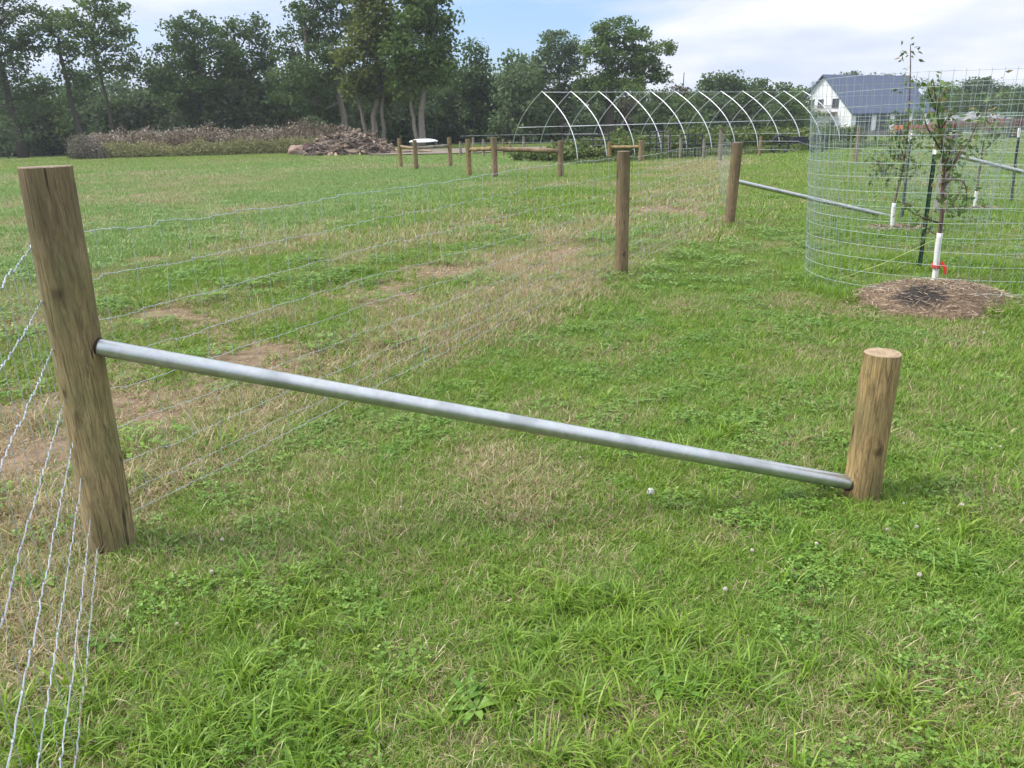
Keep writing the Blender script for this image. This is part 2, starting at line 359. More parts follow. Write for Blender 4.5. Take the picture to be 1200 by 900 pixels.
def blades(n, Rad, w, h0, h1, lean, curl, rs, seg=3, clump=None):
    """n bent tapered blades -> verts, face index list"""
    rr = np.sqrt(rs.rand(n)) * Rad; th = rs.rand(n) * 2 * pi
    bx, by = rr * np.cos(th), rr * np.sin(th)
    if clump is not None:
        k = rs.randint(0, clump, n); cx, cy = rs.uniform(-Rad, Rad, clump), rs.uniform(-Rad, Rad, clump)
        s = rs.rand(n) < .5; bx = np.where(s, cx[k] + rs.normal(0, Rad * .1, n), bx); by = np.where(s, cy[k] + rs.normal(0, Rad * .1, n), by)
    H = rs.uniform(h0, h1, n) * (1 + .5 * (rs.rand(n) < .12)); az = rs.rand(n) * 2 * pi
    ln = np.abs(rs.normal(lean, lean * .5, n)); cu = np.abs(rs.normal(curl, curl * .4, n))
    dx, dy = np.cos(az), np.sin(az); tw = az + pi / 2 + rs.normal(0, .6, n); wx, wy = np.cos(tw), np.sin(tw)
    W_ = w * rs.uniform(.6, 1.3, n)
    V = np.zeros((n, seg * 2 + 1, 3)); ang = ln.copy(); px = np.zeros(n); pz = np.full(n, -.01)
    for i in range(seg + 1):
        t = i / seg; ww = W_ * (1 - t ** 2.2) * (.75 if i == 0 else 1)
        X = bx + dx * px; Y = by + dy * px
        if i < seg:
            V[:, 2 * i] = np.stack([X - wx * ww / 2, Y - wy * ww / 2, pz], -1); V[:, 2 * i + 1] = np.stack([X + wx * ww / 2, Y + wy * ww / 2, pz], -1)
        else: V[:, 2 * seg] = np.stack([X, Y, pz], -1)
        px = px + np.sin(ang) * H / seg; pz = pz + np.cos(ang) * H / seg; ang = ang + cu / seg * (1 + t)
    V[:, 1:, 2] = np.maximum(V[:, 1:, 2], .002)
    F_ = []
    for i in range(seg - 1): F_.append((2 * i, 2 * i + 1, 2 * i + 3, 2 * i + 2))
    F_.append((2 * seg - 2, 2 * seg - 1, 2 * seg))
    return V, F_
def blade_object(name, n, Rad, w, h0, h1, lean, curl, seed, mat, seg=3, clump=None):
    rs = np.random.RandomState(seed); V, F_ = blades(n, Rad, w, h0, h1, lean, curl, rs, seg, clump)
    k = V.shape[1]; faces = []
    base = (np.arange(n) * k)[:, None]
    fl = [f for f in F_]
    me = bpy.data.meshes.new(name); allf = []
    for f in fl: allf.append((base + np.array(f)[None]).tolist())
    faces = [q for g in allf for q in g]
    me.from_pydata(V.reshape(-1, 3).tolist(), [], faces)
    for nm in ('rnd', 'rnd2'):
        at = me.attributes.new(nm, 'FLOAT', 'POINT'); at.data.foreach_set('value', np.repeat(rs.rand(n), k).astype(np.float32))
    me.materials.append(mat); me.polygons.foreach_set('use_smooth', np.ones(len(faces), bool))
    return bpy.data.objects.new(name, me)
def leaf_patch(name, n, Rad, size, h, seed, mat, kind='clover'):
    rs = np.random.RandomState(seed); Vs = []; fs = []; r1 = []; r2 = []; c = 0
    for i in range(n):
        a = rs.rand() * 2 * pi; q = math.sqrt(rs.rand()) * Rad; cx, cy = q * cos(a), q * sin(a); z = rs.uniform(.4, 1) * h; s = size * rs.uniform(.6, 1.3)
        a0 = rs.rand() * 6.28; ra, rb = rs.rand(), rs.rand(); tx, ty = rs.normal(0, .35, 2)
        k = 3 if kind == 'clover' else rs.randint(5, 9)
        for j in range(k):
            b = a0 + j * 2 * pi / k + rs.normal(0, .15); d = np.array([cos(b), sin(b)]); p = np.array([-d[1], d[0]])
            if kind == 'clover': pts = [(0, 0, 0), (.55, .42, .06), (1.0, .30, .1), (1.0, -.30, .1), (.55, -.42, .06)]
            else:
                lf = rs.uniform(.7, 1.2); pts = [(0, 0, 0), (.5 * lf, .17, .35), (.9 * lf, .14, .40), (1.15 * lf, 0, .30), (.9 * lf, -.14, .40), (.5 * lf, -.17, .35)]
            v = [(cx + s * (u * d[0] + w_ * p[0]), cy + s * (u * d[1] + w_ * p[1]), z + s * (zz + u * (d[0] * tx + d[1] * ty) * .6)) for u, w_, zz in pts]
            Vs += v; fs.append(tuple(range(c, c + len(v)))); c += len(v); r1 += [ra] * len(v); r2 += [rb] * len(v)
    me = bpy.data.meshes.new(name); me.from_pydata(Vs, [], fs)
    for nm, a in (('rnd', r1), ('rnd2', r2)): at = me.attributes.new(nm, 'FLOAT', 'POINT'); at.data.foreach_set('value', np.array(a, np.float32))
    me.materials.append(mat)
    return bpy.data.objects.new(name, me)

protos = bpy.data.collections.new('sward_sources')
plist = []
def P_(o): protos.objects.link(o); plist.append(o.name)
#  order matters: index == alphabetical order in Collection Info -> names zero padded
for i in range(3): P_(blade_object('s00_near_%d' % i, 330,   .15, .0029, .022, .060, .55, 1.0, 20 + i, M_GRASS, 3, 6))
for i in range(3): P_(blade_object('s01_mid_%d' % i, 520, .30, .0046, .03, .075, .55, .9, 30 + i, M_GRASS, 2, 8))
for i in range(3): P_(blade_object('s02_far_%d' % i, 620, .65, .0095, .035, .10, .5, .8, 40 + i, M_GRASS, 2, 10))
for i in range(3): P_(blade_object('s03_vfar_%d' % i, 800, 1.5, .018, .05, .13, .5, .7, 50 + i, M_GRASS, 2, 14))
for i in range(4): P_(blade_object('s04_tuft_%d' % i, 38, .05, .0068, .07, .17, .55, 1.15, 60 + i, M_TUFT, 5))
for i in range(2): P_(leaf_patch('s05_clover_%d' % i, 55, .11, .011, .045, 70 + i, M_WEED))
for i in range(2): P_(leaf_patch('s06_rosette_%d' % i, 3, .07, .085, .006, 80 + i, M_WEED, 'ros'))
for i in range(2): P_(blade_object('s07_bigtuft_%d' % i, 90, .14, .008, .10, .24, .5, .9, 90 + i, M_TUFT, 3))
for i in range(2): P_(blade_object('s08_litter_%d' % i, 26, .12, .0034, .03, .09, 1.35, .25, 95 + i, M_GRASS, 2))
IDX = {}
for j, nme in enumerate(sorted(plist)): IDX.setdefault(nme[:3], []).append(j)

def scatter(r0, r1, dens, amax=56, amin=-56):
    a0, a1 = R(amin), R(amax); area = .5 * (a1 - a0) * (r1 * r1 - r0 * r0); n = int(area * dens)
    r = np.sqrt(rng.rand(n) * (r1 * r1 - r0 * r0) + r0 * r0); a = rng.uniform(a0, a1, n)
    return r * np.sin(a), r * np.cos(a)
MOUND = gnd(1093, 356)
pts = []
def put(x, y, key, s0, s1, cond=None, talls=0.0, dsh=0.0):
    d, b, t, br = fields(x, y); k = rng.rand(len(x)) > br * .93
    k &= np.hypot((x - MOUND.x) / .62, (y - MOUND.y) / .48) > 1.0
    if cond is not None: k &= cond(d, t, x, y)
    n = len(x); sc = rng.uniform(s0, s1, n) * (1 + talls * (t - .6))
    ids = np.array(IDX[key])[rng.randint(0, len(IDX[key]), n)]
    A = np.stack([x, y, terr(x, y) , rng.rand(n) * 6.283, sc, ids, np.clip(d + dsh, 0, 1), b], -1)
    pts.append(A[k])
S_ = lambda *a, **k: scatter(*a, **k)
put(*S_(.0, 1.0, 60, amax=180, amin=-180), 's00', .8, 1.2)
put(*S_(.6, 5.2, 160), 's00', .7, 1.15, talls=.7)
put(*S_(4.6, 12.5, 38), 's01', .75, 1.15, talls=.8)
put(*S_(11.5, 32, 7.5), 's02', .8, 1.25, talls=.7)
put(*S_(30, 84, 1.6), 's03', .7, 1.1, talls=.5)
put(*S_(.6, 6, 60), 's08', .7, 1.2, dsh=.55)
_x, _y = scatter(1.5, 16, 30); _d, _b, _t, _br = fields(_x, _y); _k = (_br > .3) & (side(_x, _y) > 0); _x, _y = _x[_k], _y[_k]   # loose hay lying on the bare patches
pts.append(np.stack([_x, _y, terr(_x, _y), rng.rand(len(_x)) * 6.283, rng.uniform(.7, 1.5, len(_x)), np.array(IDX['s08'])[rng.randint(0, 2, len(_x))], np.full(len(_x), .95), np.zeros(len(_x))], -1))
put(*S_(.6, 6.5, 22), 's04', .5, 1.15, lambda d, t, x, y: (fbm(x * 1.1 + 40, y * 1.1 + 20, 3) + rng.rand(len(x)) * .25 > .77) & (d < .62))
put(*S_(.6, 7, 4), 's04', .35, .8)
put(*S_(6, 16, 6), 's04', .55, 1.0, lambda d, t, x, y: (fbm(x * 1.1 + 40, y * 1.1 + 20, 3) + rng.rand(len(x)) * .3 > .66))
put(*S_(.6, 8, 34), 's05', .5, 1.1, lambda d, t, x, y: (fbm(x * 1.6 + 3, y * 1.6 + 70, 3) + rng.rand(len(x)) * .3 > .66))
put(*S_(8, 18, 8), 's05', 1.2, 2.0, lambda d, t, x, y: (fbm(x * .9 + 3, y * .9 + 70, 3) + rng.rand(len(x)) * .3 > .64))
put(*S_(.6, 9, 1.6), 's06', .4, .8)
# weedy clumps in the pasture strip, tall grass round the cage and under the fence
put(*S_(3, 24, 14), 's05', 1.0, 2.2, lambda d, t, x, y: (side(x, y) > .3) & (fbm(x * 1.1 + 61, y * 1.1 + 35, 3) > .56))
put(*S_(3, 30, 4.0), 's07', .4, .95, lambda d, t, x, y: (side(x, y) > .2) & (fbm(x * .8 + 11, y * .8 + 5, 3) > .55), dsh=.05)
put(*S_(3, 14, 4), 's07', .35, .6, lambda d, t, x, y: (side(x, y) > .0) & (side(x, y) < 1.2), dsh=.25)
put(*S_(14, 60, .9), 's07', .8, 1.5, lambda d, t, x, y: (side(x, y) > .2) & (fbm(x * .5 + 11, y * .5 + 5, 3) > .55), dsh=-.15)
ca = rng.rand(240) * 2 * pi; cr_ = rng.normal(1.28, .10, 240)
put(4.30 + cr_ * np.cos(ca), 7.50 + cr_ * np.sin(ca), 's07', .45, .75, dsh=-.6)
ca = rng.rand(200) * 2 * pi; cr_ = rng.uniform(.55, 1.2, 200)
put(4.30 + cr_ * np.cos(ca), 7.50 + cr_ * np.sin(ca), 's04', .8, 1.3, dsh=-.6)
for q in ((5.68, 11.3), (8.28, 13.67)):
    ca = rng.rand(200) * 2 * pi; cr_ = rng.uniform(.5, 1.4, 200)
    put(q[0] + cr_ * np.cos(ca), q[1] + cr_ * np.sin(ca), 's07', .4, .7, dsh=-.6)
# long-bladed clumps seen in the foreground
for px, py, n, rad in [(740, 760, 30, .16), (680, 720, 16, .12), (300, 700, 16, .13), (310, 840, 26, .16), (180, 830, 18, .13), (60, 860, 10, .1), (420, 830, 14, .12), (820, 800, 18, .15), (1190, 690, 18, .2),
                       (1180, 560, 20, .25), (1120, 420, 14, .2), (1180, 640, 16, .2), (640, 870, 14, .12), (1110, 860, 20, .16), (600, 800, 10, .12), (560, 450, 8, .2), (690, 460, 12, .3), (900, 400, 10, .3),
                       (640, 500, 10, .25), (230, 880, 14, .12), (790, 870, 14, .15), (60, 840, 10, .1), (1000, 470, 8, .3), (850, 470, 10, .3)]:
    g = gnd(px, py); x = g.x + rng.normal(0, rad, n); y = g.y + rng.normal(0, rad, n)
    put(x, y, 's04', .6, 1.05, dsh=-.4)
A = np.concatenate(pts)
me = bpy.data.meshes.new('meadow_grass'); me.vertices.add(len(A)); me.vertices.foreach_set('co', A[:, :3].astype(np.float32).ravel())
for k, j, ty in (('rz', 3, 'FLOAT'), ('sc', 4, 'FLOAT'), ('pi', 5, 'INT'), ('dry', 6, 'FLOAT'), ('blue', 7, 'FLOAT')):
    at = me.attributes.new(k, ty, 'POINT'); at.data.foreach_set('value', A[:, j].astype(np.int32 if ty == 'INT' else np.float32))
me.update()
grass = bpy.data.objects.new('meadow_grass', me); COL.objects.link(grass)
tag(grass, 'short green and straw coloured grass with clover covering the ground', 'grass', kind='stuff')
print('grass instances', len(A))
def gn_instances(ob, coll):
    ng = bpy.data.node_groups.new('scatter', 'GeometryNodeTree')
    ng.interface.new_socket('Geometry', in_out='INPUT', socket_type='NodeSocketGeometry'); ng.interface.new_socket('Geometry', in_out='OUTPUT', socket_type='NodeSocketGeometry')
    N = ng.nodes.new; K = ng.links.new
    gi, go = N('NodeGroupInput'), N('NodeGroupOutput')
    ci = N('GeometryNodeCollectionInfo'); ci.inputs['Collection'].default_value = coll; ci.inputs['Separate Children'].default_value = True; ci.inputs['Reset Children'].default_value = True
    ip = N('GeometryNodeInstanceOnPoints'); ip.inputs['Pick Instance'].default_value = True
    def na(n, t):
        q = N('GeometryNodeInputNamedAttribute'); q.data_type = t; q.inputs['Name'].default_value = n; return q.outputs['Attribute']
    cx = N('ShaderNodeCombineXYZ'); K(na('rz', 'FLOAT'), cx.inputs[2])
    sx = N('ShaderNodeCombineXYZ'); s = na('sc', 'FLOAT')
    for i in range(3): K(s, sx.inputs[i])
    mp_ = N('GeometryNodeMeshToPoints'); K(gi.outputs[0], mp_.inputs['Mesh'])
    K(mp_.outputs[0], ip.inputs['Points']); K(ci.outputs[0], ip.inputs['Instance']); K(na('pi', 'INT'), ip.inputs['Instance Index'])
    K(cx.outputs[0], ip.inputs['Rotation']); K(sx.outputs[0], ip.inputs['Scale']); K(ip.outputs[0], go.inputs[0])
    md = ob.modifiers.new('scatter', 'NODES'); md.node_group = ng
gn_instances(grass, protos)

# ---------------------------------------------------------------- posts
def post(name, x, y, h, r, mat, endm, label, group=None, cat='fence post', seed=0, lean=(0, 0), n=28, segs=26, z0=None):
    rs = np.random.RandomState(seed); z0 = T(x, y) if z0 is None else z0; th = np.arange(n) * 2 * pi / n
    o_ = rs.rand(6) * 6; V = []
    for i in range(segs + 1):
        z = -.15 + (h + .15) * i / segs
        rr = r * (1 + .02 * np.sin(2 * th + o_[0] + z * 1.3) + .012 * np.sin(5 * th + o_[1]) + .010 * sin(z * 7 + o_[2]) + .006 * rs.normal(0, 1, n)) * (1.03 - .04 * z / h)
        if i == segs: rr = rr * .985
        V += [(rr[j] * cos(th[j]) + lean[0] * z, rr[j] * sin(th[j]) + lean[1] * z, z) for j in range(n)]
    F_ = [(i * n + j, i * n + (j + 1) % n, (i + 1) * n + (j + 1) % n, (i + 1) * n + j) for i in range(segs) for j in range(n)]
    b = MB(); b.add(V, F_); 
    top = [V[segs * n + j] for j in range(n)]; ctr = np.mean(top, 0)
    in_ = [tuple(np.array(t) * .96 + ctr * .04 + np.array((0, 0, .003))) for t in top]
    b.add(top + in_, [(j, (j + 1) % n, n + (j + 1) % n, n + j) for j in range(n)], 1)
    b.add(in_, [tuple(range(n))], 1)
    o = b.build(name, [mat, endm], None, True); o.location = (x, y, z0)
    for p in o.data.polygons:
        if p.material_index == 1: p.use_smooth = False
    return tag(o, label, cat, group)
post('fence_post', -1.668, 2.77, 1.505, .088, M_POST, M_END2, 'tall thick round timber post at the left, nearest and largest, holding the long pipe', seed=1, lean=(.038, 0))
post('brace_post', 1.555, 3.06, .665, .074, M_POST3, M_END, 'short fresh cut timber stub post that holds the low end of the near pipe', cat='post', seed=2, lean=(.018, 0))
post('fence_post', *MP, 1.32, .072, M_POST2, M_END2, 'brown round line post in the middle of the near wire fence, without a pipe', seed=3)
post('fence_post', P8[0] - .04, P8[1], 1.27, .083, M_POST2, M_END2, 'brown corner post beyond the middle post with a pipe sloping off to the right', seed=4, lean=(.04, 0))
post('fence_post', 7.26, 12.96, 1.28, .10, M_GREYPOST, M_END2, 'pale grey post behind the caged apple tree with a pipe sloping right', seed=5)
post('fence_post', 8.68, 32.09, 1.27, .075, M_POST2, M_END2, 'distant brown post just left of the brown corner post, in front of the crop rows', seed=6)
g = gnd(1002, 192)
post('fence_post', g.x, g.y, 1.27, .08, M_POST2, M_END2, 'distant reddish post seen through the cage below the house corner', seed=7)

def pipe(a, b, r, label, seed=0):
    a, b = Vector(a), Vector(b); mb = MB(); n = 20; L_ = (b - a).length; k = 24
    P = [tuple((0, 0, L_ * i / k)) for i in range(k + 1)]
    mb.tube(P, [r] * (k + 1), n, caps=False)
    # rolled rim and hollow end
    for zz, s in ((0, -1), (L_, 1)):
        th = np.arange(n) * 2 * pi / n
        v = [(r * cos(t), r * sin(t), zz) for t in th] + [(r * .9 * cos(t), r * .9 * sin(t), zz + s * .001) for t in th] + [(r * .9 * cos(t), r * .9 * sin(t), zz - s * .05) for t in th]
        mb.add(v, [(j, (j + 1) % n, n + (j + 1) % n, n + j) for j in range(n)] + [(n + j, n + (j + 1) % n, 2 * n + (j + 1) % n, 2 * n + j) for j in range(n)])
    o = mb.build('brace_pipe', M_PIPE, None, True); o.location = a
    o.rotation_euler = (b - a).to_track_quat('Z', 'Y').to_euler()
    return tag(o, label, 'pipe', 'galvanised brace pipes')
pipe((-1.595, 2.765, .862), (1.51, 3.055, .052), .0325, 'long galvanised steel pipe sloping from the big left post to the stub post')
pipe((3.66, 12.46, .68), (6.3, 12.6, .03), .034, 'galvanised pipe sloping from the brown corner post into the cage area')
a = atY(1112, 190, 12.96); b = atY(1215, 216, 12.6)
pipe((7.3, 12.94, .98), (b.x + 1.2, 12.9, .35), .034, 'galvanised pipe behind the apple tree, sloping right from the grey post')

# dark collars: painted shade of the gap where the near pipe enters its posts
M_HOLE = plain('dark_drilled_wood', (.035, .024, .016), .95)
ax0, ax1 = Vector((-1.595, 2.765, .862)), Vector((1.51, 3.055, .052)); dv_ = (ax1 - ax0).normalized()
for lab_, p_, sg_ in (('tall thick', ax0 - dv_ * .02, 1), ('short fresh', ax1 + dv_ * .02, -1)):
    po = [o for o in bpy.data.objects if str(o.get('label', '')).startswith(lab_)][0]
    c_ = Vector((po.location.x + (.038 * .86 if sg_ > 0 else 0), po.location.y, 0)); rr_ = (.088 if sg_ > 0 else .074) - .004
    t_ = (c_.x + sg_ * rr_ - p_.x) / dv_.x; e_ = p_ + dv_ * t_; a_ = e_ - dv_ * sg_ * .05
    hb_ = MB(); hb_.tube([tuple(a_ - po.location), tuple(e_ - po.location)], .0375, 20); hb_.build('pipe_seat', M_HOLE, po, True)
# ---------------------------------------------------------------- woven wire fence
def wirefence(p, q, zs, sp, rw, label, crimp=True, knots=True, seed=0, jig=.010, n=4, amp=.0042, ks=1.0):
    rs = np.random.RandomState(seed); p, q = np.array(p, float), np.array(q, float); L_ = np.linalg.norm(q - p); d = (q - p) / L_; nn = np.array([-d[1], d[0]])
    ns = int(L_ / sp); b = MB()
    th = {}
    st = (np.arange(ns + 1) + .35) * sp; st = st[st < L_]
    zj = rs.normal(0, .004, (len(zs), len(st))); g0 = np.array([T(*(p + d * s)) for s in st])
    org = np.array([p[0], p[1], 0])
    for i, z in enumerate(zs):
        S, Z, O = [0.0], [z + T(*p)], [0.0]
        for j, s in enumerate(st):
            S.append(s); Z.append(z + g0[j] + zj[i, j]); O.append(0)
            if crimp and j < len(st) - 1:
                for t in (.2, .4, .6, .8):
                    S.append(s + t * sp); Z.append(z + g0[j] + zj[i, j] + rs.uniform(.3, 1) * amp * (1 if round(t * 5) % 2 else -1)); O.append(rs.normal(0, .0012))
        S.append(L_); Z.append(z + T(*q)); O.append(0)
        S, Z, O = map(np.array, (S, Z, O)); sag = -.012 * np.sin(S / L_ * pi * 2.0 + i) * (L_ > 4)
        P = np.stack([d[0] * S + nn[0] * O, d[1] * S + nn[1] * O, Z + sag], -1); b.tube(P, rw * (1.25 if i in (0, len(zs) - 1) else 1), n)
    for j, s in enumerate(st):
        off = rs.normal(0, jig, len(zs)) * .5; zz = [zs[i] + g0[j] + zj[i, j] - .010 * sin(s / L_ * pi * 2 + i) * (L_ > 4) for i in range(len(zs))]
        P = [(d[0] * (s + off[i]) + nn[0] * .002, d[1] * (s + off[i]) + nn[1] * .002, zz[i]) for i in range(len(zs))]
        b.tube(P, rw * (.62 if rw > .0015 else .85), n)
        if knots:
            for i in range(len(zs)):
                c = np.array([d[0] * (s + off[i]), d[1] * (s + off[i]), zz[i]])
                b.tube([c - np.array([d[0], d[1], 0]) * rw * 3.2, c + np.array([0, 0, rw * 1]), c + np.array([d[0], d[1], 0]) * rw * 3.2], [rw * 1.3 * ks, rw * 2.0 * ks, rw * 1.3 * ks], 5)
    o = b.build('wire_fence', M_WIRE, None, False); o.location = tuple(org)
    return tag(o, label, 'fence', 'woven wire fence runs')
ZB = [1.255, 1.08, .91, .735, .58, .43, .275, .15, .05]
ZA = [1.235, 1.055, .87, .66, .49, .335, .175, .045]
wirefence((-1.765, 2.875), (-.10, -.77), ZA, .15, .0017, 'near run of woven wire fence at the left edge, running toward the viewer', seed=1)
wirefence((-1.735, 2.885), (1.19, 8.47), ZB, .15, .0012, 'woven wire fence run between the big left post and the middle post', seed=2, amp=.0022, ks=1.3)
wirefence((1.19, 8.47), (3.57, 12.56), ZB, .15, .0013, 'woven wire fence run between the middle post and the brown corner post', seed=3, amp=.002)
wirefence((3.57, 12.56), (8.62, 32.17), ZB, .6, .0010, 'far woven wire fence run beyond the brown corner post, toward the crop rows', crimp=False, knots=False, seed=4, n=3)
wirefence((7.30, 13.05), (g.x - .05, g.y), ZB, .3, .0013, 'far woven wire fence run behind the caged trees, below the house', crimp=False, knots=False, seed=5, n=3)
# staples on the big post
post_obj = bpy.data.objects['fence_post']
for z in ZA: b = MB(); b.tube([(-.082, .045, z - .012), (-.098, .052, z), (-.082, .045, z + .012)], .002, 5); b.build('staple', M_WIRE, post_obj)

# ---------------------------------------------------------------- tree cages
def cage(x, y, r, h, label, seed=0, rw=.0016, dv=.09, dh=.115):
    rs = np.random.RandomState(seed); t = empty('tree_cage', (x, y, T(x, y)), label, 'tree cage', 'wire cages round young trees')
    n = int(2 * pi * r / dv); k = int(h / dh); ph = rs.rand(3) * 6
    rad = lambda a, z: (r - .10 * (1 - z / h)) * (1 + .02 * np.sin(2 * a + ph[0]) + .012 * np.sin(3 * a + ph[1])) + .02 * (z / h) * np.sin(a + ph[2])
    b = MB(); c = MB()
    th = np.linspace(0, 2 * pi, 97)
    for i in range(k + 1):
        z = .02 + i * (h - .02) / k; wob = .008 * np.sin(3 * th + i) 
        b.tube(np.stack([rad(th, z) * np.cos(th), rad(th, z) * np.sin(th), z + wob], -1), rw * (1.3 if i in (0, k) else 1), 3, caps=False)
    for j in range(n):
        a = 2 * pi * j / n; zs = np.linspace(.0, h + .01, 5)
        c.tube(np.stack([(rad(a, zs) + .002) * cos(a), (rad(a, zs) + .002) * sin(a), zs], -1), rw * 1.25, 3)
    b.build('hoop_wires', M_WIRE2, t); c.build('upright_wires', M_WIRE2, t)
    return t
cage(4.30, 7.50, 1.33, 1.93, 'largest wire mesh cage, nearest, round the apple tree on the mulch mound', 1)
cage(5.78, 11.4, 1.22, 1.6, 'wire mesh cage just behind the nearest cage, round the second tree', 2, .0012)
cage(8.45, 13.9, 1.22, 1.6, 'wire mesh cage at the far right behind the nearest cage, round the third tree', 3, .0012)
cage(10.9, 16.8, 1.22, 1.6, 'farthest wire mesh cage by the right edge, holding no visible tree', 4, .0013)

# mulch mound
rs = np.random.RandomState(4); b = MB(); nr, na_ = 16, 48; V = [(0, 0, .19)]; 
for i in range(1, nr + 1):
    q = i / nr
    for j in range(na_):
        a = 2 * pi * j / na_; e = 1 + .10 * sin(3 * a + 1) + .06 * sin(7 * a)
        V.append((.70 * q * e * cos(a), .58 * q * e * sin(a), .19 * (1 - q ** 2.2) + rs.normal(0, .006) - (.03 if i == nr else 0)))
F_ = [(0, 1 + j, 1 + (j + 1) % na_) for j in range(na_)] + [(1 + i * na_ + j, 1 + (i + 1) * na_ + j, 1 + (i + 1) * na_ + (j + 1) % na_, 1 + i * na_ + (j + 1) % na_) for i in range(nr - 1) for j in range(na_)]
m = NT('mulch'); v = m.map((1, 1, 1)); nz = m.noise(v, 50, 5, .7); n3 = m.noise(v, 3.2, 3)
c = m.ramp(nz, [(.3, (.07, .05, .035)), (.5, (.17, .12, .08)), (.7, (.33, .25, .17))])
sx = m.n('ShaderNodeSeparateXYZ', {0: v}); dd = m.n('ShaderNodeVectorMath', {0: v, 1: (-.22, -.22, .06)}, operation='DISTANCE').outputs['Value']
dk = m.ramp(m.math('ADD', dd, m.math('MULTIPLY', n3, .25)), [(.28, 1), (.36, 0)])
c = m.mix(dk, c, m.ramp(nz, [(.3, (.022, .02, .018)), (.7, (.07, .062, .055))]))
M_MULCH = m.pbr(c, .95, 0, m.bump(nz, .9, .02), .1)
mound_t = empty('mulch_mound', (MOUND.x, MOUND.y, MOUND.z), 'low mound of brown mulch and dark soil at the foot of the apple tree', 'mulch mound')
b.add(V, F_); b.build('mulch_heap', M_MULCH, mound_t, True)
def straw(n, rx, ry, zf, seed, w=.004, l=.07):
    rs = np.random.RandomState(seed); q = np.sqrt(rs.rand(n)); a = rs.rand(n) * 2 * pi; x, y = rx * q * np.cos(a), ry * q * np.sin(a); z = zf(q) + rs.uniform(0, .012, n)
    d = rs.rand(n) * 2 * pi; l_ = l * rs.uniform(.4, 1.3, n); tz = rs.normal(0, .18, n); w_ = w * rs.uniform(.6, 1.4, n)
    dx, dy = np.cos(d), np.sin(d); V = np.zeros((n, 4, 3))
    for k, (s, t) in enumerate(((-1, -1), (1, -1), (1, 1), (-1, 1))):
        V[:, k] = np.stack([x + dx * l_ * s / 2 - dy * w_ * t / 2, y + dy * l_ * s / 2 + dx * w_ * t / 2, z + tz * l_ * s / 2 + t * w_ * .2], -1)
    return V.reshape(-1, 3), rs.rand(n)
m = NT('straw'); c = m.ramp(m.attr('tone'), [(0, (.08, .055, .035)), (.5, (.22, .155, .10)), (1, (.46, .36, .25))]); M_STRAW = m.pbr(c, .8)
V, t = straw(2200, .86, .70, lambda q: .195 * np.clip(1 - (q / .95) ** 2.2, 0, 1), 5)
o = bpy.data.objects.new('straw_litter', quads_mesh('straw_litter', V, M_STRAW, attrs={'tone': t})); COL.objects.link(o); o.parent = mound_t; tag(o, kind='stuff')
for q, rr in (((5.72, 11.25), .55), ((8.3, 13.6), .45)):
    V, t = straw(1200, rr, rr * .8, lambda q: .03 * (1 - q), 6, .009, .10)
    o = bpy.data.objects.new('straw_mulch', quads_mesh('straw_mulch', V, M_STRAW, attrs={'tone': t})); COL.objects.link(o); o.location = (q[0], q[1], T(*q) + .02)
    tag(o, 'ring of dry straw mulch on the grass round the ' + ('second' if rr > .5 else 'third') + ' young tree', 'mulch', kind='stuff')

# ---------------------------------------------------------------- young apple trees
def leaves_at(C, spread, n, size, rs, aspect=.5, droop=.4):
    """n leaf blades near each centre; hexagonal-ish folded quads"""
    C = np.asarray(C); k = len(C); c = np.repeat(C, n, 0) + rs.normal(0, spread, (k * n, 3)); N = len(c)
    a = rs.rand(N) * 2 * pi; el = rs.normal(-droop, .5, N); d = np.stack([np.cos(a) * np.cos(el), np.sin(a) * np.cos(el), np.sin(el)], -1)
    u = rs.normal(0, 1, (N, 3)); p = np.cross(d, u); p /= np.linalg.norm(p, axis=1)[:, None]
    s = size * rs.uniform(.6, 1.3, N)[:, None]
    nrm = np.cross(d, p)
    V = np.stack([c, c + d * s * .4 + p * s * aspect * .5 + nrm * s * .08, c + d * s, c + d * s * .4 - p * s * aspect * .5 + nrm * s * .08], 1)
    return V.reshape(-1, 3), rs.rand(N)
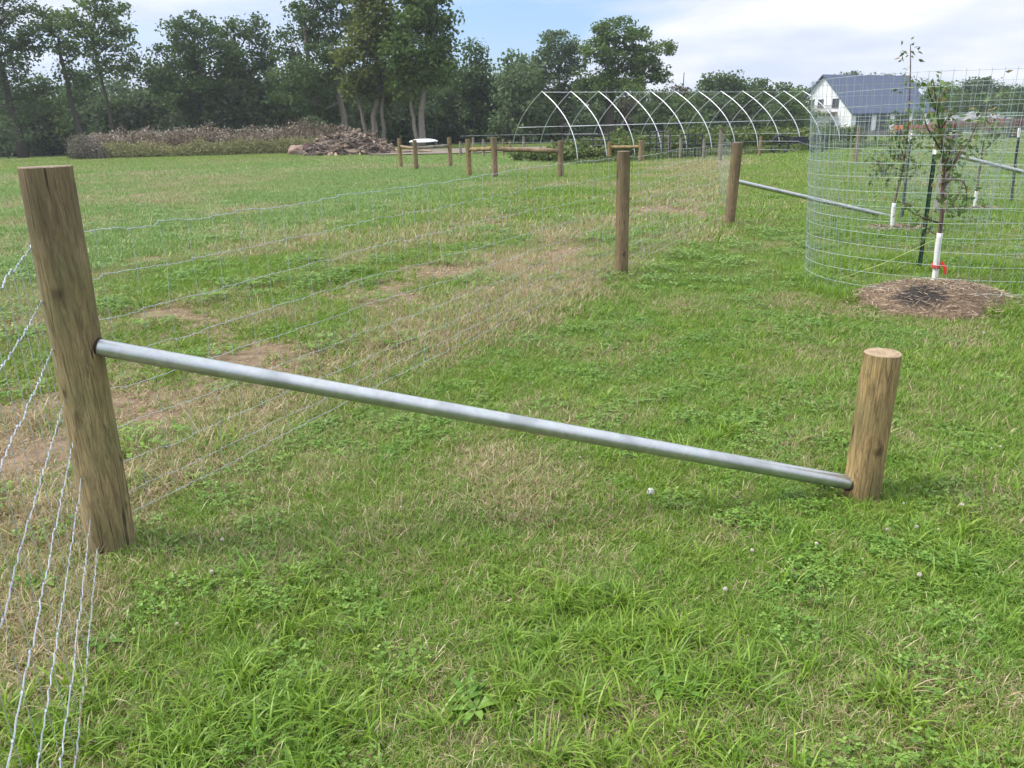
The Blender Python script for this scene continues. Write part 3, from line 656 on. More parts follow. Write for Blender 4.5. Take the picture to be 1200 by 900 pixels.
def young_tree(base, path, branches, label, seed, r0=.022, guard=True, leafn=10, spread=.05, size=.07, group='young fruit trees', dens=9, guard_h=.38):
    """path and branches are lists of points relative to the base"""
    rs = np.random.RandomState(seed); t = empty('apple_tree', base, label, 'young tree', group)
    def smooth(P, k=5):
        P = np.array(P, float); n = len(P); out = []
        for i in range(n - 1):
            p0, p1, p2, p3 = P[max(i - 1, 0)], P[i], P[i + 1], P[min(i + 2, n - 1)]
            for s in np.arange(k) / k: out.append(.5 * ((2 * p1) + (-p0 + p2) * s + (2 * p0 - 5 * p1 + 4 * p2 - p3) * s * s + (-p0 + 3 * p1 - 3 * p2 + p3) * s ** 3))
        out.append(P[-1]); return np.array(out)
    b = MB(); S = smooth(path); b.tube(S, np.linspace(r0, r0 * .22, len(S)), 8); C = []
    for br in branches:
        Q = smooth(br); b.tube(Q, np.linspace(r0 * .45, r0 * .12, len(Q)), 6)
        L_ = np.linalg.norm(np.diff(Q, axis=0), axis=1).sum(); k = max(3, int(L_ * dens)); ids = np.linspace(len(Q) * .25, len(Q) - 1, k).astype(int)
        for i in ids:
            C.append(Q[i])
            if rs.rand() < .6:
                e = Q[i] + rs.normal(0, .07, 3); b.tube([Q[i], (Q[i] + e) / 2 + (0, 0, .01), e], r0 * .1, 4); C.append(e)
    k = int(len(S) * .55)
    for i in range(k, len(S)):
        if rs.rand() < .6: C.append(S[i])
    b.build('trunk', M_TWIG, t, True)
    V, tn = leaves_at(C, spread, leafn, size, rs)
    o = bpy.data.objects.new('foliage', quads_mesh('foliage', V, M_APPLE, attrs={'tone': tn})); COL.objects.link(o); o.parent = t
    if guard:
        gm = MB(); n = sum(1 for s in S if s[2] < guard_h); gm.tube(S[:max(n, 2)], r0 * 1.0 + .002, 10); go = gm.build('trunk_guard', M_GUARD, t, True)
    return t, S
B1 = Vector((4.22, 7.46, T(4.22, 7.46) + .12))
def rel(px, py, Y, B): q = atY(px, py, Y); return (q.x - B.x, q.y - B.y, q.z - B.z)
Y1 = 7.46
R1 = lambda *pp: [rel(px, py, Y1 + dy, B1) for px, py, dy in pp]
t1, S1 = young_tree(B1, [(0, 0, -.12)] + R1((1096, 322, 0), (1099, 290, 0), (1103, 262, 0), (1104, 230, 0), (1106, 200, .02), (1104, 170, .02), (1101, 150, 0), (1098, 132, -.02), (1096, 112, -.02), (1094, 96, 0)),
    [R1((1103, 232, 0), (1112, 205, .1), (1126, 180, .15), (1138, 160, .2), (1147, 140, .2), (1157, 126, .25)),
     R1((1104, 205, 0), (1118, 190, -.15), (1126, 175, -.2), (1135, 168, -.25)),
     R1((1105, 180, 0), (1096, 165, -.1), (1086, 148, -.15), (1082, 132, -.15)),
     R1((1101, 155, 0), (1110, 140, -.1), (1120, 132, -.15)),
     R1((1098, 130, 0), (1104, 112, .05), (1112, 98, .05)),
     R1((1098, 130, 0), (1090, 112, -.1), (1086, 98, -.15)),
     R1((1104, 215, 0), (1118, 210, -.2), (1130, 215, -.3), (1133, 235, -.3), (1128, 250, -.3)),
     R1((1105, 225, 0), (1112, 232, -.2), (1120, 248, -.25)),
     R1((1103, 262, 0), (1090, 258, -.1), (1074, 252, -.2), (1064, 245, -.3), (1060, 240, -.35)),
     R1((1102, 275, 0), (1092, 272, .1), (1080, 262, .15)),
     R1((1104, 250, 0), (1115, 240, .1), (1124, 225, .2), (1132, 205, .3)),
     R1((1102, 160, 0), (1108, 172, .2), (1118, 170, .3)),
     R1((1106, 195, 0), (1112, 182, -.1), (1113, 165, -.1))],
    'leaning apple tree with curled leaves on the mulch mound inside the nearest cage', 1, .026, leafn=7, spread=.05, size=.068, dens=8, guard_h=.43)
rb = MB(); 
for dz, rr in ((.08, .036), (.10, .037)): rb.tube([(S1[2][0] + rr * cos(a), S1[2][1] + rr * sin(a), dz + S1[2][2] * .2 + .01 * sin(a)) for a in np.linspace(0, 2 * pi, 13)], .007, 5, caps=False)
rb.tube([(S1[2][0] + .02, S1[2][1] - .05, .12), (S1[2][0] + .05, S1[2][1] - .08, .06), (S1[2][0] + .055, S1[2][1] - .09, .0)], [.012, .015, .009], 5)
rb.build('ribbon', M_RED, t1)
B2 = Vector((5.68, 11.3, T(5.68, 11.3))); R2 = lambda *pp: [rel(px, py, 11.3 + dy, B2) for px, py, dy in pp]
young_tree(B2, [(0, 0, -.05)] + R2((1046, 255, 0), (1048, 238, 0), (1055, 210, 0), (1060, 185, 0), (1064, 150, 0), (1066, 110, 0), (1067, 80, 0), (1067, 52, 0)),
    [R2((1057, 200, 0), (1045, 195, -.2), (1032, 190, -.3), (1022, 186, -.3)), R2((1059, 190, 0), (1048, 178, .2), (1036, 168, .3)), R2((1060, 185, 0), (1052, 165, -.1), (1045, 155, -.2)),
     R2((1062, 170, 0), (1072, 160, .1), (1078, 150, .2)), R2((1058, 200, 0), (1068, 198, -.2), (1075, 195, -.3)), R2((1062, 165, 0), (1054, 150, 0), (1048, 135, .1)), R2((1060, 188, 0), (1042, 185, .3), (1030, 200, .4))],
    'slender young tree with a tall bare leader and white guard, in the second cage', 2, .024, leafn=10, spread=.08, size=.08, dens=8, guard_h=.42)
B3 = Vector((8.28, 13.67, T(8.28, 13.67))); R3 = lambda *pp: [rel(px, py, 13.67 + dy, B3) for px, py, dy in pp]
young_tree(B3, [(0, 0, -.05)] + R3((1143, 235, 0), (1146, 215, 0), (1149, 195, 0), (1152, 170, 0), (1155, 145, 0), (1157, 120, 0)),
    [R3((1151, 178, 0), (1162, 168, -.2), (1172, 158, -.3), (1180, 150, -.3)), R3((1153, 165, 0), (1165, 152, .2), (1178, 146, .3)), R3((1154, 155, 0), (1146, 148, .2), (1138, 146, .3)), R3((1155, 140, 0), (1160, 130, 0), (1168, 128, 0)),
     R3((1150, 190, 0), (1140, 180, .1), (1130, 172, .2))],
    'open young tree with white guard in the third cage, near the right edge', 3, .026, leafn=7, spread=.08, size=.08, dens=7, guard_h=.42)
s = MB(); a = S1[12]; e = gnd(975, 330); s.tube([(B1.x + a[0], B1.y + a[1], B1.z + a[2]), ((B1.x + a[0] + e.x) / 2, (B1.y + a[1] + e.y) / 2, (B1.z + a[2] + e.z) / 2 - .03), tuple(e)], .0028, 5)
tag(s.build('twine', M_STRING), 'thin yellow green guy twine running from the apple trunk down to the grass', 'twine')

def tpost(b, top, label, mat, cap, group='steel T-posts'):
    t = empty('steel_post', b, label, 'steel post', group); d = np.array(top) - np.array(b); L_ = np.linalg.norm(d); dn = d / L_
    t.rotation_euler = Vector(d).to_track_quat('Z', 'Y').to_euler()
    m_ = MB(); cz = .16
    m_.box((0, 0, (L_ - cz) / 2 - .05), (.042, .006, L_ - cz + .1)); m_.box((0, .0195, (L_ - cz) / 2 - .05), (.006, .032, L_ - cz + .1))
    for i in range(int((L_ - cz) / .055)): m_.box((0, -.006, .05 + i * .055), (.018, .008, .012))
    m_.build('shaft', mat, t)
    c = MB(); c.box((0, 0, L_ - cz / 2), (.043, .007, cz)); c.box((0, .020, L_ - cz / 2), (.007, .032, cz)); c.build('painted_tip', cap, t)
    return t
q = gnd(1077, 316); tt = atY(1098, 162, q.y + .05); tpost(q, tt, 'dark green leaning T-post with white tip beside the apple tree', M_TGREEN, M_WHITE)
q = gnd(1056, 258); tt = atY(1067, 153, q.y + .05); tpost(q, tt, 'slim dark T-post with white tip beside the second young tree', M_TDARK, M_WHITE)
q = gnd(1184, 238); tt = atY(1194, 150, q.y); tpost(q, tt, 'dark T-post with white tip at the right edge beyond the cages', M_TDARK, M_WHITE)

# ---------------------------------------------------------------- timber brace fences in the middle distance
def small_post(px, py, topy, w, label, mat=M_FARPOST, group='posts of the far brace fences', seed=0):
    q = gnd(px, py); h = atY(px, topy, q.y).z - q.z
    return post('fence_post', q.x, q.y, h, w, mat, M_END, label, group, seed=seed, n=10, segs=4), q, h
PD = {}
for i, (px, py, ty, w, mat, lab) in enumerate([
    (470, 197, 162, .085, M_POST3, 'pale post at the left end of the far left timber brace'),
    (488, 200, 164, .09, M_POST2, 'dark post in the middle of the far left timber brace'),
    (528, 196, 161, .09, M_FARPOST, 'brown post at the right end of the far left timber brace'),
    (550, 208, 163, .085, M_POST3, 'yellow fresh post at the left end of the nearer timber brace'),
    (580, 210, 161, .10, M_FARPOST, 'thick brown post in the middle of the nearer timber brace'),
    (657, 209, 165, .09, M_POST2, 'dark post at the right end of the nearer timber brace'),
    (714, 190, 166, .09, M_POST3, 'pale post left of the distant timber brace under the hoop frame'),
    (751, 191, 165, .11, M_FARPOST, 'brown post right of the distant timber brace under the hoop frame')]):
    o, q, h = small_post(px, py, ty, w, lab, mat, seed=30 + i); PD[px] = (q, h)
def rail(a, b, fz, r, label, mat):
    A_, B_ = PD[a], PD[b]; p0 = Vector(A_[0]) + Vector((.05, 0, A_[1] * fz)); p1 = Vector(B_[0]) + Vector((-.05, 0, B_[1] * fz)); m_ = MB()
    k = 8; m_.tube([tuple(p0.lerp(p1, i / k) - p0 + Vector((0, 0, .008 * sin(i * 2.1)))) for i in range(k + 1)], r, 10)
    o = m_.build('brace_rail', mat, None, True); o.location = p0; return tag(o, label, 'rail', 'round timber brace rails')
rail(470, 488, .73, .06, 'short pale rail between the pale and dark posts, far left', M_FARPOST)
rail(488, 528, .73, .06, 'round rail between the dark and brown posts, far left', M_GREYPOST)
rail(550, 580, .73, .07, 'short round rail between the yellow and thick brown posts', M_POST3)
rail(580, 657, .73, .075, 'long round rail right of the thick brown post', M_FARPOST)
rail(714, 751, .73, .07, 'pale rail of the distant timber brace under the hoop frame', M_POST3)
# thinner posts further back
for i, (px, py, ty, mat) in enumerate([(567, 184, 163, M_GREYPOST), (590, 183, 163, M_FARPOST), (598, 183, 165, M_FARPOST), (614, 183, 160, M_GREYPOST), (540, 184, 166, M_GREYPOST), (555, 182, 161, M_GREYPOST),
                                       (784, 186, 160, M_GREYPOST), (797, 187, 161, M_GREYPOST), (824, 187, 163, M_GREYPOST), (730, 184, 161, M_FARPOST), (890, 184, 160, M_FARPOST), (647, 184, 164, M_GREYPOST)]):
    small_post(px, py, ty, .07, 'thin distant post of the paddock fence beyond the hoop frame', mat, 'thin posts of the far paddock fence', 50 + i)
for i, (px, py, ty) in enumerate([(3, 184, 166), (20, 180, 164), (35, 178, 163), (48, 175, 161), (58, 174, 162), (70, 173, 162)]):
    small_post(px, py, ty, .11, 'small brown fence post at the far left below the trees', M_FARPOST, 'posts at the far left field edge', 70 + i)
# paddock wires
def line_fence(pts, zs, r, label, mat=M_WIRE, name='paddock_fence'):
    m_ = MB()
    for z in zs: m_.tube([(p.x, p.y, p.z + z) for p in pts], r, 4)
    return tag(m_.build(name, mat), label, 'fence')
line_fence([gnd(540, 184), gnd(590, 183), gnd(647, 184), gnd(700, 184)], (.35, .75, 1.15), .004, 'thin wires of the paddock fence left of the hoop frame')
line_fence([gnd(751, 186), gnd(797, 187), gnd(824, 187), gnd(890, 185), gnd(935, 186)], (.35, .7, 1.02), .004, 'thin wires of the paddock fence behind the crop rows')
line_fence([gnd(3, 184), gnd(20, 180), gnd(35, 178), gnd(48, 175), gnd(70, 173)], (.4, .8, 1.1), .004, 'thin wires of the fence at the far left')
def gate(pa, pb, h, label):
    a, b_ = gnd(*pa), gnd(*pb); t = empty('field_gate', a, label, 'gate', 'dark tubular field gates'); d = Vector((b_.x - a.x, b_.y - a.y, b_.z - a.z)); m1, m2 = MB(), MB()
    for i in range(5): z = .2 + (h - .2) * i / 4; m1.tube([(0, 0, z), (d.x, d.y, d.z + z)], .026, 6)
    for s in (0, .33, .66, 1): m2 = MB(); m2.tube([(d.x * s, d.y * s, d.z * s + .15), (d.x * s, d.y * s, d.z * s + h + .03)], .034, 6); m2.build('upright', M_TDARK, t)
    m1.build('bars', M_TDARK, t)
gate((661, 188), (713, 189), 1.15, 'dark tubular metal gate left of the distant timber brace')
gate((761, 187), (784, 187), 1.2, 'narrow dark metal gate right of the distant timber brace')
gate((797, 187), (822, 187), 1.05, 'narrow grey green gate panel behind the crop rows')

# ---------------------------------------------------------------- hoop house
D0 = 36.0; ap = atY(635, 107, D0); ln_dir = Vector((.86, .51, 0)).normalized(); pr = Vector((-.51, .86, 0)).normalized()
ZT = -.12; APH = ap.z - ZT; HW = 2.75; NH = 12; SP = 1.57
hh = empty('hoop_house', (ap.x, ap.y, ZT), 'bare pale steel hoop house frame with pointed arches over the crop rows', 'greenhouse frame')
def arch(u):   # u in -1..1 -> (lateral, height)
    s = abs(u); t = s * pi / 2
    x = HW * (1 - (1 - s) ** 1.0) if False else HW * math.sin(t) ** 1.0
    zz = APH * (1 - .0) * (math.cos(t) ** .80)
    if s > .0: x = HW * (math.sin(t) ** .92)
    return math.copysign(x, u), zz
def gothic(u):
    s = abs(u)                      # 0 apex .. 1 ground ; straight-ish rafter to shoulder then leg
    ctrl = [(0, APH), (.30, APH - .62), (.62, APH - 1.38), (.86, APH - 2.25), (1.0, 0)]
    P0 = [(0, APH), (.36 * HW, APH * .83), (.70 * HW, APH * .60), (.92 * HW, APH * .32), (HW, 0)]
    k = s * 4; i = min(int(k), 3); f = k - i
    q = [np.array(P0[max(i - 1, 0)]) if i > 0 else 2 * np.array(P0[0]) - np.array(P0[1]), np.array(P0[i]), np.array(P0[i + 1]), np.array(P0[min(i + 2, 4)])]
    r_ = .5 * ((2 * q[1]) + (-q[0] + q[2]) * f + (2 * q[0] - 5 * q[1] + 4 * q[2] - q[3]) * f * f + (-q[0] + 3 * q[1] - 3 * q[2] + q[3]) * f ** 3)
    return (math.copysign(r_[0], u), r_[1])
def pt(i, u, dz=0): x, z = gothic(u); v = ln_dir * (i * SP) + pr * x; return (v.x, v.y, z + dz)
for i in range(NH):
    m_ = MB(); m_.tube([pt(i, u) for u in np.linspace(-1, 1, 33)], .020, 6); m_.build('hoop', M_HOOP, hh, True)
for u in (0, -.56, .56, ):
    m_ = MB(); m_.tube([pt(0, u, -.04), pt(NH - 1, u, -.04)], .013, 6); m_.build('purlin', M_HOOP, hh, True)

# crop rows under the hoops
def leafy_mass(name, cx, cy, dirv, perp, L_, W_, h, n, size, mat, seed, zf=None, rows=0, mats=None):
    rs = np.random.RandomState(seed); s = rs.uniform(0, L_, n); 
    if rows: r_ = (rs.randint(0, rows, n) + .5) / rows * 2 - 1; t = (r_ + rs.normal(0, .22 / rows, n)) * W_ / 2
    else: t = rs.uniform(-1, 1, n) * W_ / 2
    x = cx + dirv[0] * s + perp[0] * t; y = cy + dirv[1] * s + perp[1] * t
    hh_ = h * np.clip(.45 + s / 9, .45, 1) * (.35 + 1.0 * fbm(x * .7 + seed, y * .7, 3)) * (1 - .5 * (np.abs(t) / (W_ / 2)) ** 4)
    z = terr(x, y) + hh_ * rs.rand(n) ** .6
    V, tn = leaves_at(np.stack([x, y, z], -1), .05, 1, size, rs, .55, .1)
    o = bpy.data.objects.new(name, quads_mesh(name, V, mat, attrs={'tone': tn * .7 + .3 * (fbm(x * .5, y * .5, 2))})); COL.objects.link(o); return o
base = Vector((ap.x, ap.y, 0)) - ln_dir * .5
tag(leafy_mass('crop_rows', base.x, base.y, ln_dir, pr, 21, 5.0, 1.25, 36000, .16, M_CROP, 3, rows=4), 'leafy knee high vegetable rows growing under the hoop frame', 'crops', kind='stuff')
o = leafy_mass('weed_border', base.x + .51 * 3.2, base.y - .86 * 3.2, ln_dir, pr, 21, 1.1, .42, 11000, .11, M_CROP, 4); tag(o, 'tangled weeds along the near side of the hoop frame', 'weeds', kind='stuff')

# ---------------------------------------------------------------- trees
def make_tree(name, x, y, H, lobes, trunks, leafm, barkm, label, cat='tree', group=None, seed=0, nleaf=9000, lsize=.30, clus=.55, tr=.25, ncl=None):
    """lobes: (lateral, depth, height, radius_h, radius_v) fractions/metres relative to base; trunks: list of (dx_top, z_top, r)"""
    rs = np.random.RandomState(seed); zb = T(x, y); t = empty(name, (x, y, zb), label, cat, group)
    tb = MB(); forks = []
    for dx0, dxt, zt, r_ in trunks:
        P = [(dx0, 0, -.3)]
        for i in range(1, 7): f = i / 6; P.append((dx0 + (dxt - dx0) * f + rs.normal(0, .08), rs.normal(0, .08), zt * f))
        rr = np.linspace(r_, r_ * .45, 7); rr[0] *= 1.35; tb.tube(P, rr, 9)
        forks += [(np.array(P[i]), rr[i]) for i in (3, 4, 5, 6)]
    br = MB(); Cs = []; T_ = []
    tot = sum(l[3] * l[3] * l[4] for l in lobes)
    for lx, ly, lz, rh, rv in lobes:
        c = np.array((lx, ly, lz)); 
        fk = min(forks, key=lambda q: np.linalg.norm(q[0] - (c - np.array((0, 0, rv * .8)))) + (5 if q[0][2] > c[2] else 0))
        mid = (fk[0] + c) / 2 + rs.normal(0, .25, 3) + np.array((0, 0, -.2)); P = [fk[0], fk[0] * .6 + mid * .4 + rs.normal(0, .08, 3), mid, mid * .4 + c * .6 + rs.normal(0, .12, 3), c]
        tb.tube(P, np.linspace(max(fk[1] * .55, .05), .04, 5), 6)
        nc = int((ncl or 90) * (rh * rh * rv / tot) ** .8) + 4
        d = rs.normal(0, 1, (nc, 3)); d /= np.linalg.norm(d, axis=1)[:, None]; q = rs.uniform(.35, 1.0, nc) ** .6
        cp = c + d * q[:, None] * np.array((rh, rh, rv)); 
        for e in cp[: max(6, nc // 2)]:
            m1 = (c + e) / 2 + rs.normal(0, .15, 3); tb.tube([c * .8 + e * .2, m1, e], (.045, .03, .015), 4, caps=False)
        Cs.append(cp); T_.append(np.full(nc, rs.rand()))
    C = np.concatenate(Cs); tl = np.concatenate(T_); per = max(6, int(nleaf * .85 / len(C)))
    tb.build('trunk', barkm, t, True)
    sc = clus * rs.uniform(.5, 1.3, len(C)); cc = np.repeat(C, per, 0); ss = np.repeat(sc, per)
    off = np.clip(rs.normal(0, 1, (len(cc), 3)), -1.7, 1.7) * ss[:, None] * np.array((1, 1, .62))
    V, tn = leaves_at(cc + off, .01, 1, lsize, rs, .75, .3)
    tone = .45 * tn + .3 * np.repeat(rs.rand(len(C)), per) + .25 * np.repeat(tl, per)
    o = bpy.data.objects.new('crown', quads_mesh('crown', V, leafm, attrs={'tone': tone})); COL.objects.link(o); o.parent = t
    return t
def px_tree(name, px, Y, topy, lob, tr, leafm, barkm, label, **k):
    """lob: list of (pixel x, pixel y, pixel radius h, pixel radius v, depth m)"""
    B = atY(px, 150, Y); x = B.x; zb = T(x, Y); s = Y * 1.005 / F * math.cos(PITCH) * .95 / .95
    s = Y / (F / math.cos(PITCH)); sv = Y * math.cos(PITCH) ** 2 / F
    L_ = []
    for a, b_, rh, rv, dp in lob:
        q = atY(a, b_, Y); L_.append((q.x - x, dp, q.z - zb, rh * s, rv * sv))
    tt = [(atY(a, 150, Y).x - x, atY(c, 150, Y).x - x, atY(c, d, Y).z - zb, r_) for a, c, d, r_ in tr]
    return make_tree(name, x, Y, 0, L_, tt, leafm, barkm, label, **k)
G = 'tall trees along the field edge'
px_tree('broadleaf_tree', 20, 78, 0, [(5, 20, 40, 35, 0), (-25, 60, 40, 45, 1), (10, 75, 28, 30, -1), (35, 45, 22, 20, 0), (10, 125, 40, 22, 0), (-40, 10, 40, 40, 0), (40, 112, 20, 14, 1)], [(20, 16, 40, .42)], M_LDARK, M_BARKD, 'dark tree filling the far left edge of the picture', seed=1, nleaf=13000, group=G)
px_tree('broadleaf_tree', 95, 80, 0, [(80, 30, 26, 22, 0), (120, 22, 30, 24, 1), (105, 55, 26, 18, -1), (140, 45, 16, 20, 0), (70, 60, 18, 14, 1), (128, 78, 26, 14, 0), (90, 88, 20, 12, 0), (150, 72, 14, 12, 0), (60, 25, 16, 14, 0), (115, 2, 26, 14, 0)], [(95, 88, 45, .30), (133, 128, 40, .2)], M_LMID, M_BARKD, 'airy tree with sky showing through, second tree from the left edge', seed=2, nleaf=9500, clus=.5, group=G)
px_tree('broadleaf_tree', 245, 80, 0, [(225, 38, 30, 24, 0), (205, 75, 30, 26, 1), (240, 80, 30, 26, -1), (262, 60, 18, 20, 0), (190, 95, 22, 16, 0), (225, 108, 40, 18, 0)], [(245, 238, 50, .38)], M_LDARK, M_BARKD, 'round topped dark tree right of the airy tree', seed=3, nleaf=13000, group=G)
px_tree('broadleaf_tree', 290, 84, 0, [(270, 40, 14, 22, 0), (300, 38, 14, 20, 0), (285, 72, 26, 18, 0), (312, 72, 14, 22, 1), (285, 105, 36, 20, 0)], [(290, 288, 40, .3)], M_LDARK, M_BARKD, 'twin topped dark tree between the round topped tree and the tallest tree', seed=4, nleaf=9500, group=G)
px_tree('broadleaf_tree', 372, 78, 0, [(360, 5, 30, 28, 0), (345, 50, 26, 28, 0), (385, 30, 32, 30, 1), (372, 80, 40, 26, -1), (335, 85, 22, 22, 0), (405, 72, 26, 30, 0), (360, 115, 44, 18, 0), (375, -28, 30, 22, 0), (405, 0, 26, 26, 0)], [(404, 398, 60, .38), (372, 370, 30, .35)], M_LDARK, M_BARKL, 'tallest dense dark tree behind the brush heap', seed=5, nleaf=17000, group=G)
px_tree('broadleaf_tree', 437, 68, 0, [(432, 40, 26, 26, 0), (420, 75, 20, 20, -1), (452, 70, 24, 24, 0), (425, 100, 22, 14, 0), (450, 105, 22, 12, 1), (440, 10, 26, 20, 0), (462, 38, 16, 18, 0), (440, -15, 24, 18, 0)], [(436, 446, 95, .34), (432, 420, 105, .2), (446, 452, 100, .22)], M_LYEL, M_BARKL, 'yellow green tree with several pale trunks behind the log pile', seed=6, nleaf=15000, group=G)
px_tree('broadleaf_tree', 492, 66, 0, [(490, 20, 28, 24, 0), (478, 60, 22, 24, -1), (508, 50, 22, 22, 0), (500, 85, 28, 16, 0), (475, 98, 18, 14, 0), (518, 72, 16, 16, 1), (495, -10, 28, 18, 0), (520, 25, 12, 12, 0)], [(491, 500, 90, .33), (489, 480, 100, .20)], M_LMID, M_BARKL, 'tall tree with a forked pale trunk right of the multi trunked tree', seed=7, nleaf=15000, group=G)
px_tree('broadleaf_tree', 556, 86, 0, [(555, 62, 12, 14, 0), (560, 85, 18, 16, 0), (545, 98, 20, 16, 0), (565, 110, 22, 16, 1)], [(556, 556, 70, .2)], M_LDARK, M_BARKD, 'small pointed tree at the right shoulder of the tall tree line', seed=8, nleaf=6000, group=G)
px_tree('broadleaf_tree', 590, 100, 0, [(592, 95, 14, 12, 0), (580, 112, 16, 14, 0), (600, 115, 18, 16, 0)], [(590, 590, 100, .2)], M_LMID, M_BARKD, 'low rounded tree below the gap of blue sky', seed=9, nleaf=5500, group=G)
px_tree('broadleaf_tree', 655, 88, 0, [(652, 55, 24, 18, 0), (640, 78, 20, 14, 0), (668, 74, 20, 18, 0), (640, 100, 24, 14, 0), (668, 105, 24, 14, 1), (622, 96, 14, 12, 0)], [(655, 655, 60, .3)], M_LGREY, M_BARKD, 'light green rounded tree left of the big spreading oak', seed=10, nleaf=9500, clus=.45, group=G)
px_tree('oak_tree', 713, 84, 0, [(722, 36, 24, 14, 0), (700, 60, 20, 14, -1), (745, 45, 22, 14, 1), (765, 62, 20, 11, 0), (730, 72, 28, 16, 0), (700, 88, 24, 14, 0), (755, 84, 24, 12, 0), (782, 56, 8, 7, 0), (776, 92, 13, 8, 0), (725, 104, 34, 12, -1), (690, 108, 22, 12, 0), (712, 48, 12, 10, 1)], [(713, 716, 90, .62)], M_LMID, M_BARKD, 'big spreading oak standing behind the left half of the hoop frame', seed=11, nleaf=15000, clus=.42, ncl=130)
px_tree('broadleaf_tree', 840, 105, 0, [(838, 98, 16, 14, 0), (858, 96, 14, 12, 0), (872, 112, 18, 16, 0), (840, 120, 26, 16, 0)], [(840, 840, 100, .25)], M_LDARK, M_BARKD, 'dark tree with two bumps behind the middle of the hoop frame', seed=12, nleaf=8000, group=G, lsize=.36)
px_tree('broadleaf_tree', 895, 108, 0, [(893, 108, 16, 14, 0), (912, 112, 16, 12, 0), (925, 124, 16, 14, 0), (885, 125, 22, 14, 0)], [(897, 897, 110, .25)], M_LDARK, M_BARKD, 'dark tree behind the right half of the hoop frame, left of the house', seed=13, nleaf=7500, group=G, lsize=.36)
px_tree('broadleaf_tree', 800, 110, 0, [(800, 112, 14, 10, 0), (812, 122, 18, 12, 0), (785, 120, 18, 12, 0)], [(800, 799, 85, .12)], M_LBROWN, M_BARKD, 'thin half bare tree between the oak and the two-bump tree', seed=14, nleaf=4500, group=G, lsize=.34)
px_tree('broadleaf_tree', 996, 165, 0, [(996, 92, 14, 9, 0), (1018, 98, 16, 8, 0), (1045, 96, 20, 8, 0), (940, 118, 14, 14, 0), (955, 110, 14, 12, 0), (1062, 100, 12, 10, 0)], [(996, 996, 105, .4)], M_LGREY, M_BARKD, 'pale tree tops rising behind the house roof', seed=15, nleaf=8000, lsize=.45, clus=.7, group=G)
for i, (px, Y, ty, lab) in enumerate([(1105, 150, 96, 'tree mass right of the house, behind the apple tree'), (1145, 145, 92, 'dark round tree far behind the right part of the cage'), (1185, 150, 98, 'dark tree at the right edge far behind the cage'), (1225, 148, 96, 'tree half cut by the right picture edge')]):
    px_tree('broadleaf_tree', px, Y, 0, [(px, ty + 10, 16, 10, 0), (px - 14, ty + 22, 16, 12, 0), (px + 14, ty + 20, 16, 12, 0), (px, ty + 34, 26, 12, 0)], [(px, px, ty + 20, .4)], (M_LMID, M_LDARK, M_LDARK, M_LMID)[i], M_BARKD, lab, seed=20 + i, nleaf=8000, lsize=.42, clus=.65, group=G)

# understory: rounded leafy masses, copied
def bush_proto(seed, leafm, n=5200, ls=.30):
    lob = [(0, 0, 2.6, 2.0, 1.6), (-1.9, .2, 1.9, 1.6, 1.5), (1.8, -.3, 2.0, 1.7, 1.5), (.4, 0, 4.3, 1.4, 1.2), (-.9, 0, 3.8, 1.2, 1.2), (1.2, .2, .9, 1.5, .8), (-1.1, 0, .9, 1.6, .8)]
    t = make_tree('understory_tree', 0, 60, 0, lob, [(0, .2, 3.0, .12), (-.3, -1.0, 2.4, .08)], leafm, M_BARKD, 'x', 'small tree', None, seed, n, ls, .5, ncl=70)
    return t
bp = [bush_proto(40, M_LDARK), bush_proto(41, M_LGREY), bush_proto(42, M_LMID), bush_proto(43, M_LBROWN)]
used = [False] * 4
def put_bush(k, px, Y, s, label, group, rz, sz=1.0):
    src = bp[k]
    if not used[k]: o = src; used[k] = True
    else:
        o = src.copy(); COL.objects.link(o)
        for ch in src.children: c_ = ch.copy(); COL.objects.link(c_); c_.parent = o
    q = atY(px, 150, Y); o.location = (q.x, Y, T(q.x, Y) - .1); o.scale = (s, s, s * sz); o.rotation_euler = (0, 0, rz)
    tag(o, label, 'small tree', group)
    if not group and 'group' in o: del o['group']
rs = np.random.RandomState(9)
Gu = ('green understory tree in the shade below the tall left tree line', 'understory trees below the tall left tree line')
k_ = 0
for px in range(-150, 640, 21):
    put_bush((0, 1, 0, 2, 1, 0, 1)[k_ % 7], px + rs.uniform(-6, 6), rs.uniform(80, 92), rs.uniform(1.05, 1.35), *Gu, rs.uniform(0, 6.28), rs.uniform(.9, 1.25)); k_ += 1
for px in range(-150, 640, 44):
    put_bush((1, 0, 1)[k_ % 3], px + rs.uniform(-9, 9), rs.uniform(96, 106), rs.uniform(1.35, 1.6), *Gu, rs.uniform(0, 6.28), rs.uniform(1.0, 1.3)); k_ += 1
Gv = ('green understory tree in the hedge line behind the hoop frame', 'understory trees behind the hoop frame')
for px in list(range(612, 950, 17)):
    put_bush((2, 0, 1, 3, 0, 1)[k_ % 6] if 780 > px else (0, 1, 0, 2)[k_ % 4], px + rs.uniform(-6, 6), rs.uniform(92, 104), rs.uniform(.95, 1.2), *Gv, rs.uniform(0, 6.28), rs.uniform(.9, 1.05)); k_ += 1
Gr = ('low dark tree in the far hedge on the right, beyond the wagons', 'low trees of the far right hedge')
for px in list(range(1085, 1400, 22)):
    put_bush((0, 1, 2)[k_ % 3], px, rs.uniform(128, 136), rs.uniform(1.0, 1.3), *Gr, rs.uniform(0, 6.28), .9); k_ += 1
